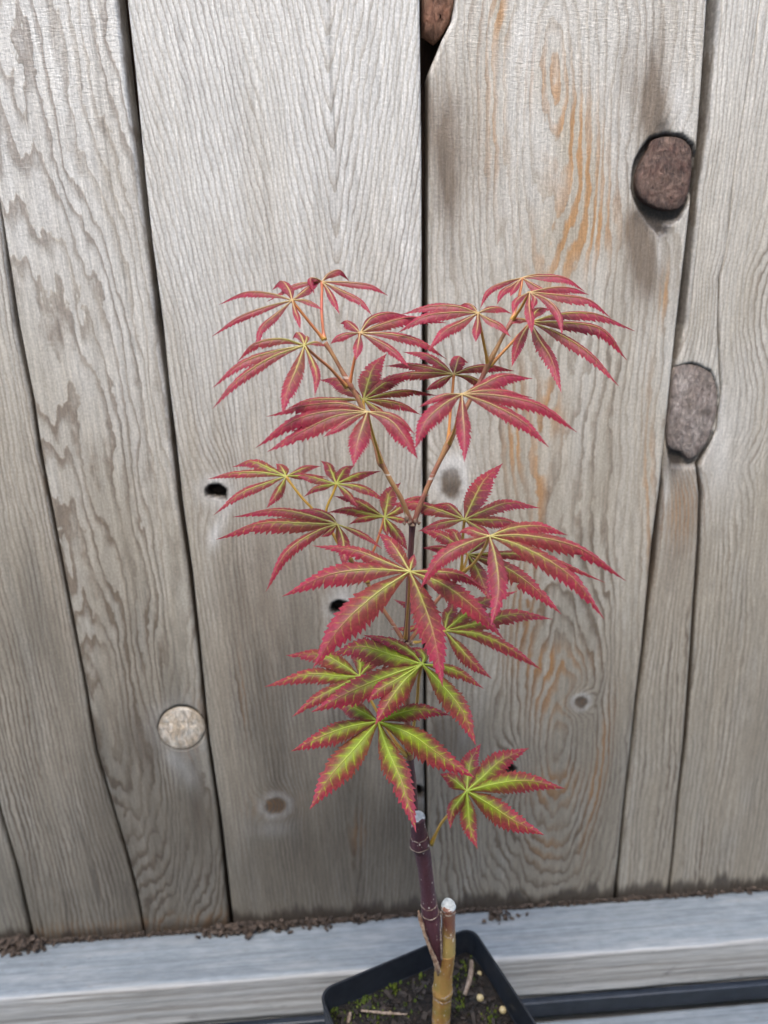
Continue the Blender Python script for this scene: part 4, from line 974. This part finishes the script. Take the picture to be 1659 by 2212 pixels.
for li, (zk, hub, yh, green, lobes, stalk, node, hue) in enumerate(LEAVES):
    rnd = random.Random(100+li)
    hp = zp(zk, *hub); Hb = at_y(*hp, yh)
    tilt = math.radians(38+rnd.uniform(-4, 4)); nrm = np.array([rnd.uniform(-.08, .08), -math.sin(tilt), math.cos(tilt)]); nrm /= np.linalg.norm(nrm)
    V, Fs, at, ad, ar, al, ag, ah = [], [], [], [], [], [], [], []
    veins = []
    for (x1, y1, x2, y2, x3, y3, wv) in lobes:
        P = [zp(zk, x1, y1), zp(zk, x2, y2), zp(zk, x3, y3)]
        seg = np.cumsum([math.dist(a, b) for a, b in zip([hp]+P[:-1], P)]); fr_ = seg/seg[-1]
        def hit(p):
            off = 0.0
            for _ in range(4):
                d = ray(*p); o = Hb-nrm*off; k = np.dot(o-CAM, nrm)/np.dot(d, nrm); q = CAM+d*k
                r2 = float(np.sum((q-Hb)**2)); off = min(4.0*r2, 0.014)
            return q[1]-yh
        o3 = hit(P[2]); o2 = hit(P[1])
        if P[1][1] < hp[1]-8: o3 = max(o3, o2*1.35)
        o3 = float(np.clip(o3, -0.042, 0.034))
        if yh+o3 > -0.030: o3 = -0.030-yh
        pts = [at_y(*p, yh+o3*f) for p, f in zip(P, fr_)]
        dx, dy = P[2][0]-hp[0], P[2][1]-hp[1]; hor = abs(dx)/math.hypot(dx, dy)
        wm = wv*zs(zk)*mpp(pts[1])*(1.12+0.30*hor)
        lv, lf, lt, ld, lr, L, c, N = lobe_mesh(Hb, pts, wm, nrm, math.radians(rnd.uniform(20, 33)), rnd)
        o = len(V); V += lv; Fs += [tuple(i+o for i in q) for q in lf]
        at += lt; ad += ld; ar += lr; al += [L*1000]*len(lt)
        g = min(1.0, max(0.0, green+rnd.uniform(-.08, .08))); ag += [g]*len(lt); ah += [rnd.random()*0.6+0.4*green]*len(lt)
        rad = np.interp(np.linspace(0, 1, NS), [0, .15, .6, 1], [.00036, .00026, .00018, .00004])*(0.8+0.45*green)
        veins.append((tube_data(c+N*0.00008, rad, 5, 0, False), g))
    loc = Vector(Hb)
    V = [np.array(v) for v in V]
    leaf = mesh('leaf', V, Fs, M['leaf'], tree, {'t': at, 'd': ad, 'rel': ar, 'len': al, 'green': ag, 'hue': ah})
    vv, vf, va = join_data([q[0] for q in veins]); vg = []
    for q in veins: vg += [q[1]]*len(q[0][0])
    mesh('leaf_veins', vv, vf, M['vein'], leaf, {'t': va, 'green': vg})
    # stalk
    P = [zp(zk, *q) for q in stalk]; ny = NODE_Y[node]
    seg = np.cumsum([math.dist(a, b) for a, b in zip([hp]+P[:-1], P)]); fr_ = seg/seg[-1]
    pts = [Hb-nrm*0.0003]+[at_y(*p, yh+(ny-yh)*f) for p, f in zip(P, fr_)]
    c = catmull(pts, 30)[::-1]
    rad = np.interp(np.linspace(0, 1, 30), [0, .06, .2, .9, 1], [.00115, .00095, .00062, .00058, .0008])*(1.15 if green > .8 else 1.0)
    v, f, a = tube_data(c, rad, 8, 0.04)
    mesh('leaf_stalk', v, f, M['stalk'], leaf, {'t': a, 'hue': [hue]*len(a)})
